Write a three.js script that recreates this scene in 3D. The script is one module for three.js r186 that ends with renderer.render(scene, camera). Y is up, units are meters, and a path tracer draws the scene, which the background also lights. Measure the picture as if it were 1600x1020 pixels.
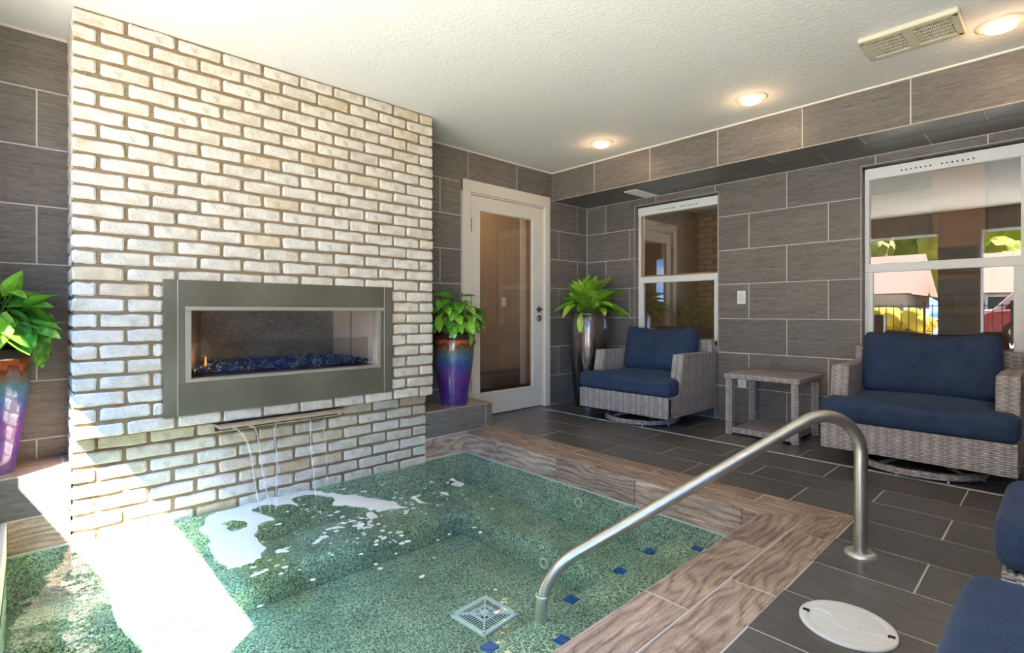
import * as THREE from 'three';
import { Sky } from 'three/addons/objects/Sky.js';
import { RoundedBoxGeometry } from 'three/addons/geometries/RoundedBoxGeometry.js';
import { Brush, Evaluator, SUBTRACTION } from 'three-bvh-csg';
import { mergeGeometries, mergeVertices } from 'three/addons/utils/BufferGeometryUtils.js';

// ---------------------------------------------------------------- camera, sky, sun, exposure
const scene = new THREE.Scene();
const renderer = new THREE.WebGLRenderer({ antialias: true });
renderer.toneMapping = THREE.LinearToneMapping;
renderer.toneMappingExposure = 1.36;
renderer.shadowMap.enabled = true;
const YAW = 47.016 * Math.PI / 180;
const camera = new THREE.PerspectiveCamera(64.94, 1600 / 1020, 0.05, 300);
camera.position.set(0, 0.955, 0);
camera.lookAt(Math.cos(YAW), 0.955, -Math.sin(YAW));
camera.setViewOffset(1600, 1020, 0, 22, 1600, 1020);   // lens shift: upright verticals
const SUN = new THREE.Vector3(-1, 1.72, 0.85).normalize();
const sky = new Sky();
sky.name = 'sky';
sky.scale.setScalar(1000);
sky.material.uniforms.sunPosition.value.copy(SUN);
sky.material.uniforms.turbidity.value = 10;
sky.material.uniforms.rayleigh.value = 0.25;
sky.material.uniforms.mieCoefficient.value = 0.005;
sky.material.uniforms.mieDirectionalG.value = 0.8;
scene.add(sky);
scene.environmentIntensity = 1.85;
const sun = new THREE.DirectionalLight(new THREE.Color(1, 0.935, 0.85), 57);
sun.position.copy(SUN).multiplyScalar(30);
sun.target.position.set(0, 0, -1);
sun.castShadow = true;
sun.shadow.mapSize.set(4096, 4096);
Object.assign(sun.shadow.camera, { left: -25, right: 25, top: 25, bottom: -25, near: 1, far: 90 });
scene.add(sun, sun.target);

// ---------------------------------------------------------------- helpers
let seed = 7;
const rnd = () => { seed = (seed * 1664525 + 1013904223) >>> 0; return seed / 4294967296; };
const rr = (a, b) => a + (b - a) * rnd();
const pick = (a) => a[Math.floor(rnd() * a.length)];
const V3 = (x, y, z) => new THREE.Vector3(x, y, z);
const names = {};
function numbered(name) { const n = names[name] ?? 0; names[name] = n + 1; return n ? `${name}_${String(n).padStart(3, '0')}` : name; }
function shade(o) { o.castShadow = true; o.receiveShadow = true; return o; }
function mesh(name, geo, mat, parent) { const m = shade(new THREE.Mesh(geo, mat)); m.name = name; if (parent) parent.add(m); return m; }
function tag(o, label, category, extra) { o.userData = { label, ...(category ? { category } : {}), ...(extra || {}) }; return o; }
function thing(name, label, category, pos = [0, 0, 0], extra) {
  const g = new THREE.Group(); g.name = numbered(name); g.position.set(...pos); scene.add(g); return tag(g, label, category, extra);
}
function struct(name, label, pos = [0, 0, 0]) { const g = new THREE.Group(); g.name = name; g.position.set(...pos); scene.add(g); return tag(g, label, name.split('_')[0], { kind: 'structure' }); }

// uv in metres by the dominant axis of each face
function boxUV(g, s = 1, ou = 0, ov = 0) {
  const geo = g.index ? g.toNonIndexed() : g;
  const p = geo.attributes.position, uv = new Float32Array(p.count * 2), a = V3(), b = V3(), c = V3(), n = V3();
  for (let i = 0; i < p.count; i += 3) {
    a.fromBufferAttribute(p, i); b.fromBufferAttribute(p, i + 1); c.fromBufferAttribute(p, i + 2);
    n.copy(b).sub(a).cross(c.clone().sub(a));
    const x = Math.abs(n.x), y = Math.abs(n.y), z = Math.abs(n.z);
    [a, b, c].forEach((q, k) => {
      const [u, v] = x >= y && x >= z ? [q.z, q.y] : y >= z ? [q.x, q.z] : [q.x, q.y];
      uv[(i + k) * 2] = u * s + ou; uv[(i + k) * 2 + 1] = v * s + ov;
    });
  }
  geo.setAttribute('uv', new THREE.BufferAttribute(uv, 2));
  return geo;
}
const bx = (x0, x1, y0, y1, z0, z1) => new THREE.BoxGeometry(x1 - x0, y1 - y0, z1 - z0).translate((x0 + x1) / 2, (y0 + y1) / 2, (z0 + z1) / 2);
const rbx = (x0, x1, y0, y1, z0, z1, r = 0.008, seg = 2) => new RoundedBoxGeometry(x1 - x0, y1 - y0, z1 - z0, seg, r).translate((x0 + x1) / 2, (y0 + y1) / 2, (z0 + z1) / 2);
const merge = (list) => mergeGeometries(list.map((g) => { const h = g.index ? g.toNonIndexed() : g.clone(); for (const k of Object.keys(h.attributes)) if (!['position', 'normal', 'uv'].includes(k)) h.deleteAttribute(k); return h; }));
const cyl = (r0, r1, h, seg = 24) => new THREE.CylinderGeometry(r0, r1, h, seg);

// a flat piece with chamfered edges, given by a polygon (counter-clockwise in u, v) on a plane: o + u U + v V + w N
function plane3(o, U, V) { return { o: V3(...o), U: V3(...U), V: V3(...V), N: V3(...U).cross(V3(...V)) }; }
function slab(fr, polys, th, bv = 0.0012, uvs = 1) {
  const pos = [], uv = [], ou = rnd() * 7, ov = rnd() * 7;
  const put = (u, v, w) => { pos.push(fr.o.x + fr.U.x * u + fr.V.x * v + fr.N.x * w, fr.o.y + fr.U.y * u + fr.V.y * v + fr.N.y * w, fr.o.z + fr.U.z * u + fr.V.z * v + fr.N.z * w); uv.push((u + ou) * uvs, (v + ov) * uvs); };
  const tri = (a, b, c) => { put(...a); put(...b); put(...c); };
  for (const { p, e } of polys) {
    const n = p.length, inn = [];
    for (let i = 0; i < n; i++) {
      const a = p[(i + n - 1) % n], b = p[i], c = p[(i + 1) % n];
      const d0 = [b[0] - a[0], b[1] - a[1]], d1 = [c[0] - b[0], c[1] - b[1]], l0 = Math.hypot(...d0), l1 = Math.hypot(...d1);
      const n0 = [-d0[1] / l0, d0[0] / l0], n1 = [-d1[1] / l1, d1[0] / l1];
      const k0 = e && !e[(i + n - 1) % n] ? 0 : bv, k1 = e && !e[i] ? 0 : bv;
      const det = n0[0] * n1[1] - n0[1] * n1[0];
      inn.push(Math.abs(det) < 1e-6 ? [b[0] + n0[0] * k0, b[1] + n0[1] * k0] : [b[0] + (k0 * n1[1] - k1 * n0[1]) / det, b[1] + (n0[0] * k1 - n1[0] * k0) / det]);
    }
    for (let i = 1; i < n - 1; i++) tri([...inn[0], th], [...inn[i], th], [...inn[i + 1], th]);
    for (let i = 0; i < n; i++) {
      if (e && !e[i]) continue;
      const j = (i + 1) % n, A = [...p[i], th - bv], B = [...p[j], th - bv], a = [...inn[i], th], b = [...inn[j], th], C = [...p[i], 0], D = [...p[j], 0];
      tri(A, B, b); tri(A, b, a); tri(C, D, B); tri(C, B, A);
    }
  }
  const g = new THREE.BufferGeometry();
  g.setAttribute('position', new THREE.Float32BufferAttribute(pos, 3)); g.setAttribute('uv', new THREE.Float32BufferAttribute(uv, 2));
  g.computeVertexNormals();
  return g;
}
const rectPoly = (a, b, c, d) => [[a, c], [b, c], [b, d], [a, d]];
// a rectangle less some rectangular holes, as pieces that join without an edge between them
function cut(a, b, c, d, holes, gap) {
  let parts = [{ r: [a, b, c, d], e: [1, 1, 1, 1] }];   // edges: bottom, right, top, left
  for (const h0 of holes) {
    const h = [h0[0] - gap, h0[1] + gap, h0[2] - gap, h0[3] + gap], out = [];
    for (const q of parts) {
      const [u0, u1, v0, v1] = q.r, [e0, e1, e2, e3] = q.e;
      if (h[0] >= u1 - 1e-4 || h[1] <= u0 + 1e-4 || h[2] >= v1 - 1e-4 || h[3] <= v0 + 1e-4) { out.push(q); continue; }
      const L = h[0] > u0 + 0.004, R = h[1] < u1 - 0.004, B = h[2] > v0 + 0.004, T = h[3] < v1 - 0.004;
      const m0 = L ? h[0] : u0, m1 = R ? h[1] : u1;
      const bl = Math.max(h[2], v0), tl = Math.min(h[3], v1);
      if (L) { out.push({ r: [u0, h[0], bl, tl], e: [B ? 0 : e0, 1, T ? 0 : e2, e3] }); }
      if (R) { out.push({ r: [h[1], u1, bl, tl], e: [B ? 0 : e0, e1, T ? 0 : e2, 1] }); }
      if (B) {
        if (L) out.push({ r: [u0, m0, v0, bl], e: [e0, 0, 0, e3] });
        out.push({ r: [m0, m1, v0, bl], e: [e0, R ? 0 : e1, 1, L ? 0 : e3] });
        if (R) out.push({ r: [m1, u1, v0, bl], e: [e0, e1, 0, 0] });
      }
      if (T) {
        if (L) out.push({ r: [u0, m0, tl, v1], e: [0, 0, e2, e3] });
        out.push({ r: [m0, m1, tl, v1], e: [1, R ? 0 : e1, e2, L ? 0 : e3] });
        if (R) out.push({ r: [m1, u1, tl, v1], e: [0, e1, e2, 0] });
      }
    }
    parts = out;
  }
  return parts.filter((q) => q.r[1] - q.r[0] > 0.006 && q.r[3] - q.r[2] > 0.006);
}
function tiles(parent, name, fr, u0, u1, vs, joint, mats, { pitch = 0.606, gap = 0.007, th = 0.008, bv = 0.0012, holes = [], uvs = 1 } = {}) {
  for (let r = 0; r < vs.length - 1; r++) {
    const j0 = joint(r);
    let k = Math.floor((u0 - j0) / pitch);
    for (; j0 + k * pitch < u1 - 1e-4; k++) {
      const a = Math.max(u0, j0 + k * pitch + gap / 2), b = Math.min(u1, j0 + (k + 1) * pitch - gap / 2);
      if (b - a < 0.012) continue;
      const ps = cut(a, b, vs[r] + gap / 2, vs[r + 1] - gap / 2, holes, gap / 2);
      if (ps.length) mesh(name, slab(fr, ps.map((q) => ({ p: rectPoly(...q.r), e: q.e })), th, bv, uvs), pick(mats), parent);
    }
  }
}
// boxes round rectangular holes: fr plane, from depth w0 to w1
function wallBlock(fr, u0, u1, v0, v1, holes, w0, w1) {
  const us = [...new Set([u0, u1, ...holes.flatMap((h) => [h[0], h[1]])])].filter((x) => x >= u0 && x <= u1).sort((a, b) => a - b);
  const vs = [...new Set([v0, v1, ...holes.flatMap((h) => [h[2], h[3]])])].filter((x) => x >= v0 && x <= v1).sort((a, b) => a - b);
  const list = [];
  for (let i = 0; i < us.length - 1; i++) for (let j = 0; j < vs.length - 1; j++) {
    const cu = (us[i] + us[i + 1]) / 2, cv = (vs[j] + vs[j + 1]) / 2;
    if (holes.some((h) => cu > h[0] && cu < h[1] && cv > h[2] && cv < h[3])) continue;
    const g = new THREE.BoxGeometry(us[i + 1] - us[i], vs[j + 1] - vs[j], w1 - w0).translate(cu, cv, (w0 + w1) / 2);
    g.applyMatrix4(new THREE.Matrix4().makeBasis(fr.U, fr.V, fr.N).setPosition(fr.o));
    list.push(g);
  }
  return boxUV(merge(list));
}

// ---------------------------------------------------------------- textures
const lat = (() => { const t = new Float32Array(65536); let s = 12345; for (let i = 0; i < 65536; i++) { s = (s * 1103515245 + 12345) >>> 0; t[i] = ((s >>> 9) & 0xffff) / 65535; } return t; })();
function vn(x, y, px, py, k = 0) {   // periodic value noise
  const xi = Math.floor(x), yi = Math.floor(y), fx = x - xi, fy = y - yi, sx = fx * fx * (3 - 2 * fx), sy = fy * fy * (3 - 2 * fy);
  const h = (a, b) => lat[((((a % px) + px) % px) * 157 + (((b % py) + py) % py) * 313 + k * 7919) & 65535];
  return (h(xi, yi) * (1 - sx) + h(xi + 1, yi) * sx) * (1 - sy) + (h(xi, yi + 1) * (1 - sx) + h(xi + 1, yi + 1) * sx) * sy;
}
function fbm(u, v, nx, ny, oct, k = 0) { let s = 0, a = 0.5, t = 0; for (let i = 0; i < oct; i++) { s += a * vn(u * nx, v * ny, nx, ny, k + i); t += a; a *= 0.5; nx *= 2; ny *= 2; } return s / t; }
function tex(w, h, fn, srgb = true, rep = 1) {
  const d = new Uint8Array(w * h * 4), o = [0, 0, 0];
  for (let y = 0; y < h; y++) for (let x = 0; x < w; x++) { fn(x / w, y / h, o); const i = (y * w + x) * 4; d[i] = Math.max(0, Math.min(255, o[0])); d[i + 1] = Math.max(0, Math.min(255, o[1])); d[i + 2] = Math.max(0, Math.min(255, o[2])); d[i + 3] = 255; }
  const t = new THREE.DataTexture(d, w, h);
  t.wrapS = t.wrapT = THREE.RepeatWrapping; t.magFilter = THREE.LinearFilter; t.minFilter = THREE.LinearMipmapLinearFilter; t.generateMipmaps = true;
  if (srgb) t.colorSpace = THREE.SRGBColorSpace;
  t.repeat.set(rep, rep); t.needsUpdate = true;
  return t;
}
const grey = (fn) => (u, v, o) => { o[0] = o[1] = o[2] = 255 * fn(u, v); };
const std = (c, rough, more = {}) => new THREE.MeshStandardMaterial({ color: c, roughness: rough, ...more });
const phys = (c, rough, more = {}) => new THREE.MeshPhysicalMaterial({ color: c, roughness: rough, ...more });

// linen-look porcelain: fine horizontal threads over broad clouds
const streak = (u, v) => 0.5 * fbm(u, v, 6, 190, 2, 3) + 0.3 * fbm(u, v, 14, 256, 1, 9) + 0.2 * fbm(u, v, 5, 9, 3, 17);
const tileMap = tex(768, 768, (u, v, o) => { const s = (streak(u, v) - 0.5) * 46 + (fbm(u, v, 40, 380, 1, 23) - 0.5) * 26; o[0] = 118 + s; o[1] = 111 + s; o[2] = 103 + s * 0.98; });
const tileBump = tex(512, 512, grey((u, v) => streak(u, v)), false);
const wallTile = [[1, 1, 1], [0.93, 0.93, 0.94], [1.06, 1.05, 1.04]].map((c) => std(new THREE.Color(...c), 0.42, { map: tileMap, bumpMap: tileBump, bumpScale: 0.0006 }));
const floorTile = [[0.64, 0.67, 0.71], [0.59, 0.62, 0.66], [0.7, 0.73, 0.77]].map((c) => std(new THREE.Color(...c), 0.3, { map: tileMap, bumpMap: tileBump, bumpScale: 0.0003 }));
const grout = std(0xd2cbc2, 0.9);
const groutFloor = std(0xcfcac4, 0.9);
const trimMetal = std(0xb8aea2, 0.4, { metalness: 0.3 });

// weathered-wood porcelain planks, grain along u
const plankTone = (u, v) => {
  const wob = fbm(u, v, 2, 5, 3, 31), g = Math.pow(Math.abs(Math.sin(v * 62.832 + wob * 16 + fbm(u, v, 6, 40, 2, 33) * 1.6)), 0.55);
  return { g: 0.42 * g + 0.58 * fbm(u, v, 6, 120, 3, 41), c: fbm(u, v, 5, 8, 4, 47) };
};
const plankMap = tex(1024, 768, (u, v, o) => { const { g, c } = plankTone(u, v), k = (g - 0.56) * 124 + (c - 0.5) * 64 + (fbm(u, v, 90, 300, 1, 3) - 0.5) * 26; o[0] = 162 + k; o[1] = 139 + k * 0.95; o[2] = 122 + k * 0.88; }, true, 1.25);
const plankBump = tex(512, 384, grey((u, v) => plankTone(u, v).g), false, 1.25);
const plank = [[1, 0.97, 0.94], [0.86, 0.83, 0.8], [1.06, 1.05, 1.05], [0.93, 0.89, 0.85]].map((c) => std(new THREE.Color(...c), 0.45, { map: plankMap, bumpMap: plankBump, bumpScale: 0.0012 }));

const stuccoBump = tex(512, 512, grey((u, v) => 0.6 * fbm(u, v, 40, 40, 3, 51) + 0.4 * fbm(u, v, 110, 110, 2, 53)), false, 1.6);
const stucco = std(0xe4e3dc, 0.95, { bumpMap: stuccoBump, bumpScale: 0.0026 });
const paintWhite = std(0xe8dece, 0.5);
const vinyl = std(0xefeeea, 0.4);

const brickBump = tex(512, 512, grey((u, v) => 0.6 * fbm(u, v, 22, 22, 4, 61) + 0.4 * fbm(u, v, 70, 70, 2, 67)), false, 2.5);
const brickMap = tex(512, 512, (u, v, o) => { const s = fbm(u, v, 10, 10, 4, 71), t = fbm(u, v, 4, 4, 3, 73), sp = fbm(u, v, 90, 90, 1, 75); const k = (s - 0.5) * 46 - (sp > 0.86 ? 26 : 0), w = Math.max(0, t - 0.54) * 150; o[0] = 232 + k - w * 0.35; o[1] = 227 + k - w * 0.62; o[2] = 217 + k - w * 1.0; }, true, 2.2);
const brickTones = { white: [0.89, 0.85, 0.8], cream: [0.85, 0.8, 0.73], grey: [0.8, 0.77, 0.71], sand: [0.82, 0.72, 0.59], tan: [0.72, 0.59, 0.43] };
const brickMat = Object.fromEntries(Object.entries(brickTones).map(([k, c]) => [k, std(new THREE.Color(...c), 0.88, { map: brickMap, bumpMap: brickBump, bumpScale: 0.006 })]));
const mortar = std(0x8d795f, 0.95, { bumpMap: brickBump, bumpScale: 0.006 });

// exposed pebble plaster
const CELLS = 92;
function pebble(u, v) {
  const x = u * CELLS, y = v * CELLS, xi = Math.floor(x), yi = Math.floor(y); let d1 = 9, d2 = 9, id = 0;
  for (let i = -1; i <= 1; i++) for (let j = -1; j <= 1; j++) {
    const a = ((xi + i) % CELLS + CELLS) % CELLS, b = ((yi + j) % CELLS + CELLS) % CELLS, h = (a * 193 + b * 631) & 65535;
    const d = (xi + i + lat[h] - x) ** 2 + (yi + j + lat[(h + 7777) & 65535] - y) ** 2;
    if (d < d1) { d2 = d1; d1 = d; id = h; } else if (d < d2) d2 = d;
  }
  return [Math.sqrt(d1), Math.sqrt(d2), lat[(id * 3 + 11) & 65535]];
}
const PEB = [[162, 194, 162], [184, 208, 178], [142, 174, 146], [104, 134, 116], [204, 220, 192], [152, 174, 140], [78, 100, 92], [180, 192, 156], [224, 232, 210], [128, 180, 172], [62, 80, 70], [110, 106, 82]];
const pebbleMap = tex(1024, 1024, (u, v, o) => { const [a, b, c] = pebble(u, v), p = b - a < 0.13 ? [124, 146, 124] : PEB[Math.floor(c * 11.99)], e = 1, t = 0.86 + 0.3 * fbm(u, v, 4, 4, 3, 81); o[0] = p[0] * e * t; o[1] = p[1] * e * t; o[2] = p[2] * e * t; }, true, 1.7);
const pebbleBump = tex(512, 512, grey((u, v) => { const [a, b] = pebble(u, v); return Math.min(1, (b - a) * 1.6); }), false, 1.7);
const pebbleMat = std(0xffffff, 0.75, { map: pebbleMap, bumpMap: pebbleBump, bumpScale: 0.003 });

// basket weave of flat strands
const weave = (u, v) => {
  const R = 10, C = 5, row = Math.floor(v * R), fv = v * R - row, cu = u * C + (row % 2) * 0.5, fu = cu - Math.floor(cu);
  const strand = Math.pow(Math.max(0, Math.sin(Math.PI * fv)), 0.5), dip = Math.pow(Math.max(0, Math.sin(Math.PI * fu)), 0.35);
  return { h: strand * (0.35 + 0.65 * dip), id: lat[(row * 37 + Math.floor(cu) * 101) & 65535] };
};
const wickerMap = tex(512, 512, (u, v, o) => { const { id } = weave(u, v), t = (fbm(u, v, 8, 120, 2, 91) - 0.5) * 60 + (id - 0.5) * 12 + ((Math.floor(v * 10) + Math.floor(u * 5 + (Math.floor(v * 10) % 2) * 0.5)) % 2 ? 15 : -15); o[0] = 186 + t; o[1] = 175 + t; o[2] = 170 + t; }, true, 8);
const wickerBump = tex(512, 512, grey((u, v) => weave(u, v).h), false, 8);
const wicker = std(0xffffff, 0.6, { map: wickerMap, bumpMap: wickerBump, bumpScale: 0.007 });

const fabricMap = tex(512, 512, (u, v, o) => { const s = (fbm(u, v, 128, 128, 1, 95) - 0.5) * 20 + (fbm(u, v, 6, 6, 4, 97) - 0.5) * 16; o[0] = 43 + s; o[1] = 60 + s; o[2] = 88 + s * 1.1; }, true, 3);
const fabricBump = tex(256, 256, grey((u, v) => 0.5 + 0.25 * Math.sin(u * 2 * Math.PI * 64) + 0.25 * Math.sin(v * 2 * Math.PI * 64)), false, 4);
const fabric = phys(0xffffff, 0.9, { map: fabricMap, bumpMap: fabricBump, bumpScale: 0.0006, sheen: 0.25, sheenColor: new THREE.Color(0.4, 0.5, 0.75), sheenRoughness: 0.6 });

const steel = std(0xcbc7bf, 0.36, { metalness: 1 });
const mottle = tex(512, 512, (u, v, o) => { const s = (fbm(u, v, 4, 4, 5, 101) - 0.5) * 40; o[0] = 124 + s; o[1] = 119 + s; o[2] = 101 + s; }, true, 1);
const steelPanel = std(0xffffff, 0.36, { map: mottle, metalness: 0.35 });
const blackMetal = std(0x1a1a1b, 0.5, { metalness: 0.4 });
const pane = phys(0xffffff, 0.0, { transmission: 1, thickness: 0, ior: 2.4 });
const paneDoor = phys(0xffffff, 0.0, { transmission: 1, thickness: 0, ior: 1.5 });

// ---------------------------------------------------------------- the room
const X1 = 4.512, ZW = -3.615, CE = 2.4, ZF = 2.1, XO = -0.4, YW = -0.163, ZL = -3.267;
const ROWS = [0, 0.3, 0.6, 0.9, 1.205, 1.507, 1.81, 2.108];
const WIN = [[-2.995, -2.113, 0.597, 2.042], [-1.023, -0.141, 0.597, 2.042]];
const FLOORUP = plane3([0, -0.008, 0], [0, 0, 1], [1, 0, 0]);       // u = z, v = x
const FLOORX = plane3([0, -0.008, 0], [1, 0, 0], [0, 0, -1]);       // u = x, v = -z

// wall with the two windows
{
  const w = struct('wall_right', 'dark grey linen-look tiled wall holding the two windows');
  const fr = plane3([X1 + 0.008, 0, 0], [0, 0, 1], [0, 1, 0]);
  mesh('grout_bed', wallBlock(fr, ZW - 0.2, ZF, 0, CE, WIN, -0.2, 0.006), grout, w);
  tiles(w, 'tile', fr, ZW + 0.004, ZF, ROWS, (r) => (r % 2 ? -1.845 : -1.54), wallTile, { holes: WIN });
  for (const [z0, z1, y0, y1] of WIN) {   // tiled reveals of the windows and their pale edge trim
    for (const y of [[y0, 0.9], [0.906, 1.205], [1.211, 1.507], [1.513, 1.81], [1.816, y1]]) {
      mesh('reveal_tile', boxUV(bx(X1 + 0.002, X1 + 0.2, y[0], y[1], z0, z0 + 0.007), 1, rnd(), rnd()), wallTile[1], w);
      mesh('reveal_tile', boxUV(bx(X1 + 0.002, X1 + 0.2, y[0], y[1], z1 - 0.007, z1), 1, rnd(), rnd()), wallTile[1], w);
    }
    mesh('reveal_tile', boxUV(bx(X1 + 0.002, X1 + 0.2, y1 - 0.007, y1, z0, z1)), wallTile[1], w);
    mesh('sill_tile', boxUV(bx(X1 + 0.002, X1 + 0.2, y0, y0 + 0.007, z0, z1)), wallTile[1], w);
    mesh('edge_trim', merge([bx(X1 - 0.0015, X1 + 0.006, y0 - 0.004, y1 + 0.004, z0 - 0.004, z0 + 0.002), bx(X1 - 0.0015, X1 + 0.006, y0 - 0.004, y1 + 0.004, z1 - 0.002, z1 + 0.004), bx(X1 - 0.0015, X1 + 0.006, y1 - 0.002, y1 + 0.004, z0, z1), bx(X1 - 0.0015, X1 + 0.006, y0 - 0.004, y0 + 0.002, z0, z1)]), trimMetal, w);
  }
}
// wall with the door, running on behind the brick chimney breast
{
  const w = struct('wall_left', 'dark grey tiled wall on both sides of the brick chimney breast');
  const fr = plane3([0, 0, ZW - 0.008], [1, 0, 0], [0, 1, 0]);
  mesh('grout_bed', wallBlock(fr, -0.78, X1 + 0.2, -0.6, CE, [[2.845, 3.822, 0, 2.03]], -0.16, 0.006), grout, w);
  const rows = [...ROWS, CE - 0.004];
  tiles(w, 'tile', fr, 2.12, X1 - 0.002, rows, (r) => (r % 2 ? 4.043 : 4.351), wallTile, { holes: [[2.758, 3.888, 0, 2.135]] });
  tiles(w, 'tile', fr, XO, 0.2, rows, (r) => (r % 2 ? 0.313 : 0.01), wallTile);
  mesh('edge_trim', merge([bx(2.1, 3.94, CE - 0.012, CE, ZW - 0.004, ZW + 0.008), bx(XO, 0.2, CE - 0.012, CE, ZW - 0.004, ZW + 0.008)]), paintWhite, w);
  mesh('corner_joint', merge([bx(X1 - 0.006, X1, 0, 2.108, ZW, ZW + 0.003)]), grout, w);
}
// dropped soffit over the windows
{
  const w = struct('wall_soffit', 'tiled soffit dropped below the ceiling above the windows');
  mesh('grout_bed', boxUV(bx(3.937, X1 + 0.01, 2.11, CE, ZW, ZF)), grout, w);
  tiles(w, 'tile', plane3([3.943, 0, 0], [0, 0, 1], [0, 1, 0]), ZW + 0.003, ZF, [2.108, CE - 0.008], () => -1.85, wallTile, { pitch: 0.6075 });
  const under = plane3([0, 2.116, 0], [0, 0, 1], [-1, 0, 0]);
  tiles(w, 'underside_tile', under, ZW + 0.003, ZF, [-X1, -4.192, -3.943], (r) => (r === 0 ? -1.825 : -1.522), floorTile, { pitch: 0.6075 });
  mesh('edge_trim', bx(3.931, 3.943, 2.103, 2.11, ZW, ZF), trimMetal, w);
  mesh('ceiling_bead', bx(3.926, 3.938, CE - 0.01, CE, ZW, ZF), paintWhite, w);
}
{
  const c = struct('ceiling', 'off-white textured stucco ceiling');
  mesh('stucco_sheet', boxUV(bx(-0.78, X1 + 0.2, CE, CE + 0.16, ZW - 0.16, ZF + 0.2)), stucco, c);
}
// open side: posts, beam and an added sun blocker at the far end
{
  const w = struct('wall_outer', 'open garden side with tiled posts and beam');
  const solid = std(0x6a6763, 0.6, { map: tileMap });
  const fr = plane3([XO - 0.008, 0, 0], [0, 0, -1], [0, 1, 0]);
  for (const [z0, z1] of [[ZW - 0.16, -2.94], [-1.23, -0.77], [1.5, ZF + 0.2]]) {
    mesh('post', boxUV(bx(-0.78, XO - 0.008, -0.6, 2.1, z0, z1)), solid, w);
    tiles(w, 'tile', fr, -z1, -z0, ROWS, (r) => -z1 + (r % 2 ? 0.3 : 0), wallTile);
  }
  mesh('beam', boxUV(bx(-0.78, XO - 0.008, 2.1, CE, ZW - 0.16, ZF + 0.2)), solid, w);
  tiles(w, 'tile', fr, -ZF, -ZW, [2.1, CE - 0.01], () => 0, wallTile);
  mesh('added_sun_blocker', boxUV(bx(-0.62, -0.5, -0.2, 0.92, -2.94, -1.9)), solid, w);  // unseen block, added to shade off the lower edge of the sun patch
}
{
  const w = struct('wall_front', 'tiled wall closing the room behind the camera');
  const fr = plane3([0, 0, ZF + 0.008], [-1, 0, 0], [0, 1, 0]);
  mesh('grout_bed', wallBlock(fr, -X1 - 0.2, 0.78, 0, CE, [], -0.16, 0.006), grout, w);
  tiles(w, 'tile', fr, -X1, 0.4, [...ROWS, CE], (r) => (r % 2 ? 0.3 : 0), wallTile);
}
// floor of dark porcelain with its slot drain
{
  const f = struct('floor', 'dark grey porcelain tiled deck floor with pale grout lines');
  mesh('grout_bed', wallBlock(FLOORUP, ZW - 0.16, ZF + 0.2, -0.78, X1 + 0.2, [[ZW, -0.98, -0.098, 2.538], [-3.2, -1, -0.3, -0.098]], -0.75, 0.0065), groutFloor, f);
  const holes = [[ZL, -0.6575, XO - 0.1, 2.8145], [ZW - 0.1, ZL, XO - 0.1, 2.819]];
  const vs = [-0.4, -0.23, 0.075, 0.38, 0.68, 0.985, 1.29, 1.59, 1.895, 2.19, 2.485, 2.79, 3.09, 3.345, 3.688];
  tiles(f, 'floor_tile', FLOORUP, ZW + 0.003, ZF, vs, (r) => (r % 2 ? -0.345 : -0.6535), floorTile, { holes, pitch: 0.6035, bv: 0.001, gap: 0.006 });
  tiles(f, 'floor_tile', FLOORUP, ZW + 0.003, ZF, [3.712, 3.96, 4.26, X1], (r) => (r % 2 ? -0.3 : -0.59), floorTile, { pitch: 0.6035, bv: 0.001, gap: 0.006 });
  const d = mesh('slot_drain', merge([bx(3.689, 3.695, -0.008, 0.001, -3.21, ZF), bx(3.705, 3.711, -0.008, 0.001, -3.21, ZF), bx(3.695, 3.705, -0.008, -0.002, -3.21, ZF)]), std(0xc4c2bd, 0.45), f);
  d.userData.label = 'thin grey slot drain channel let into the floor';
}
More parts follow.
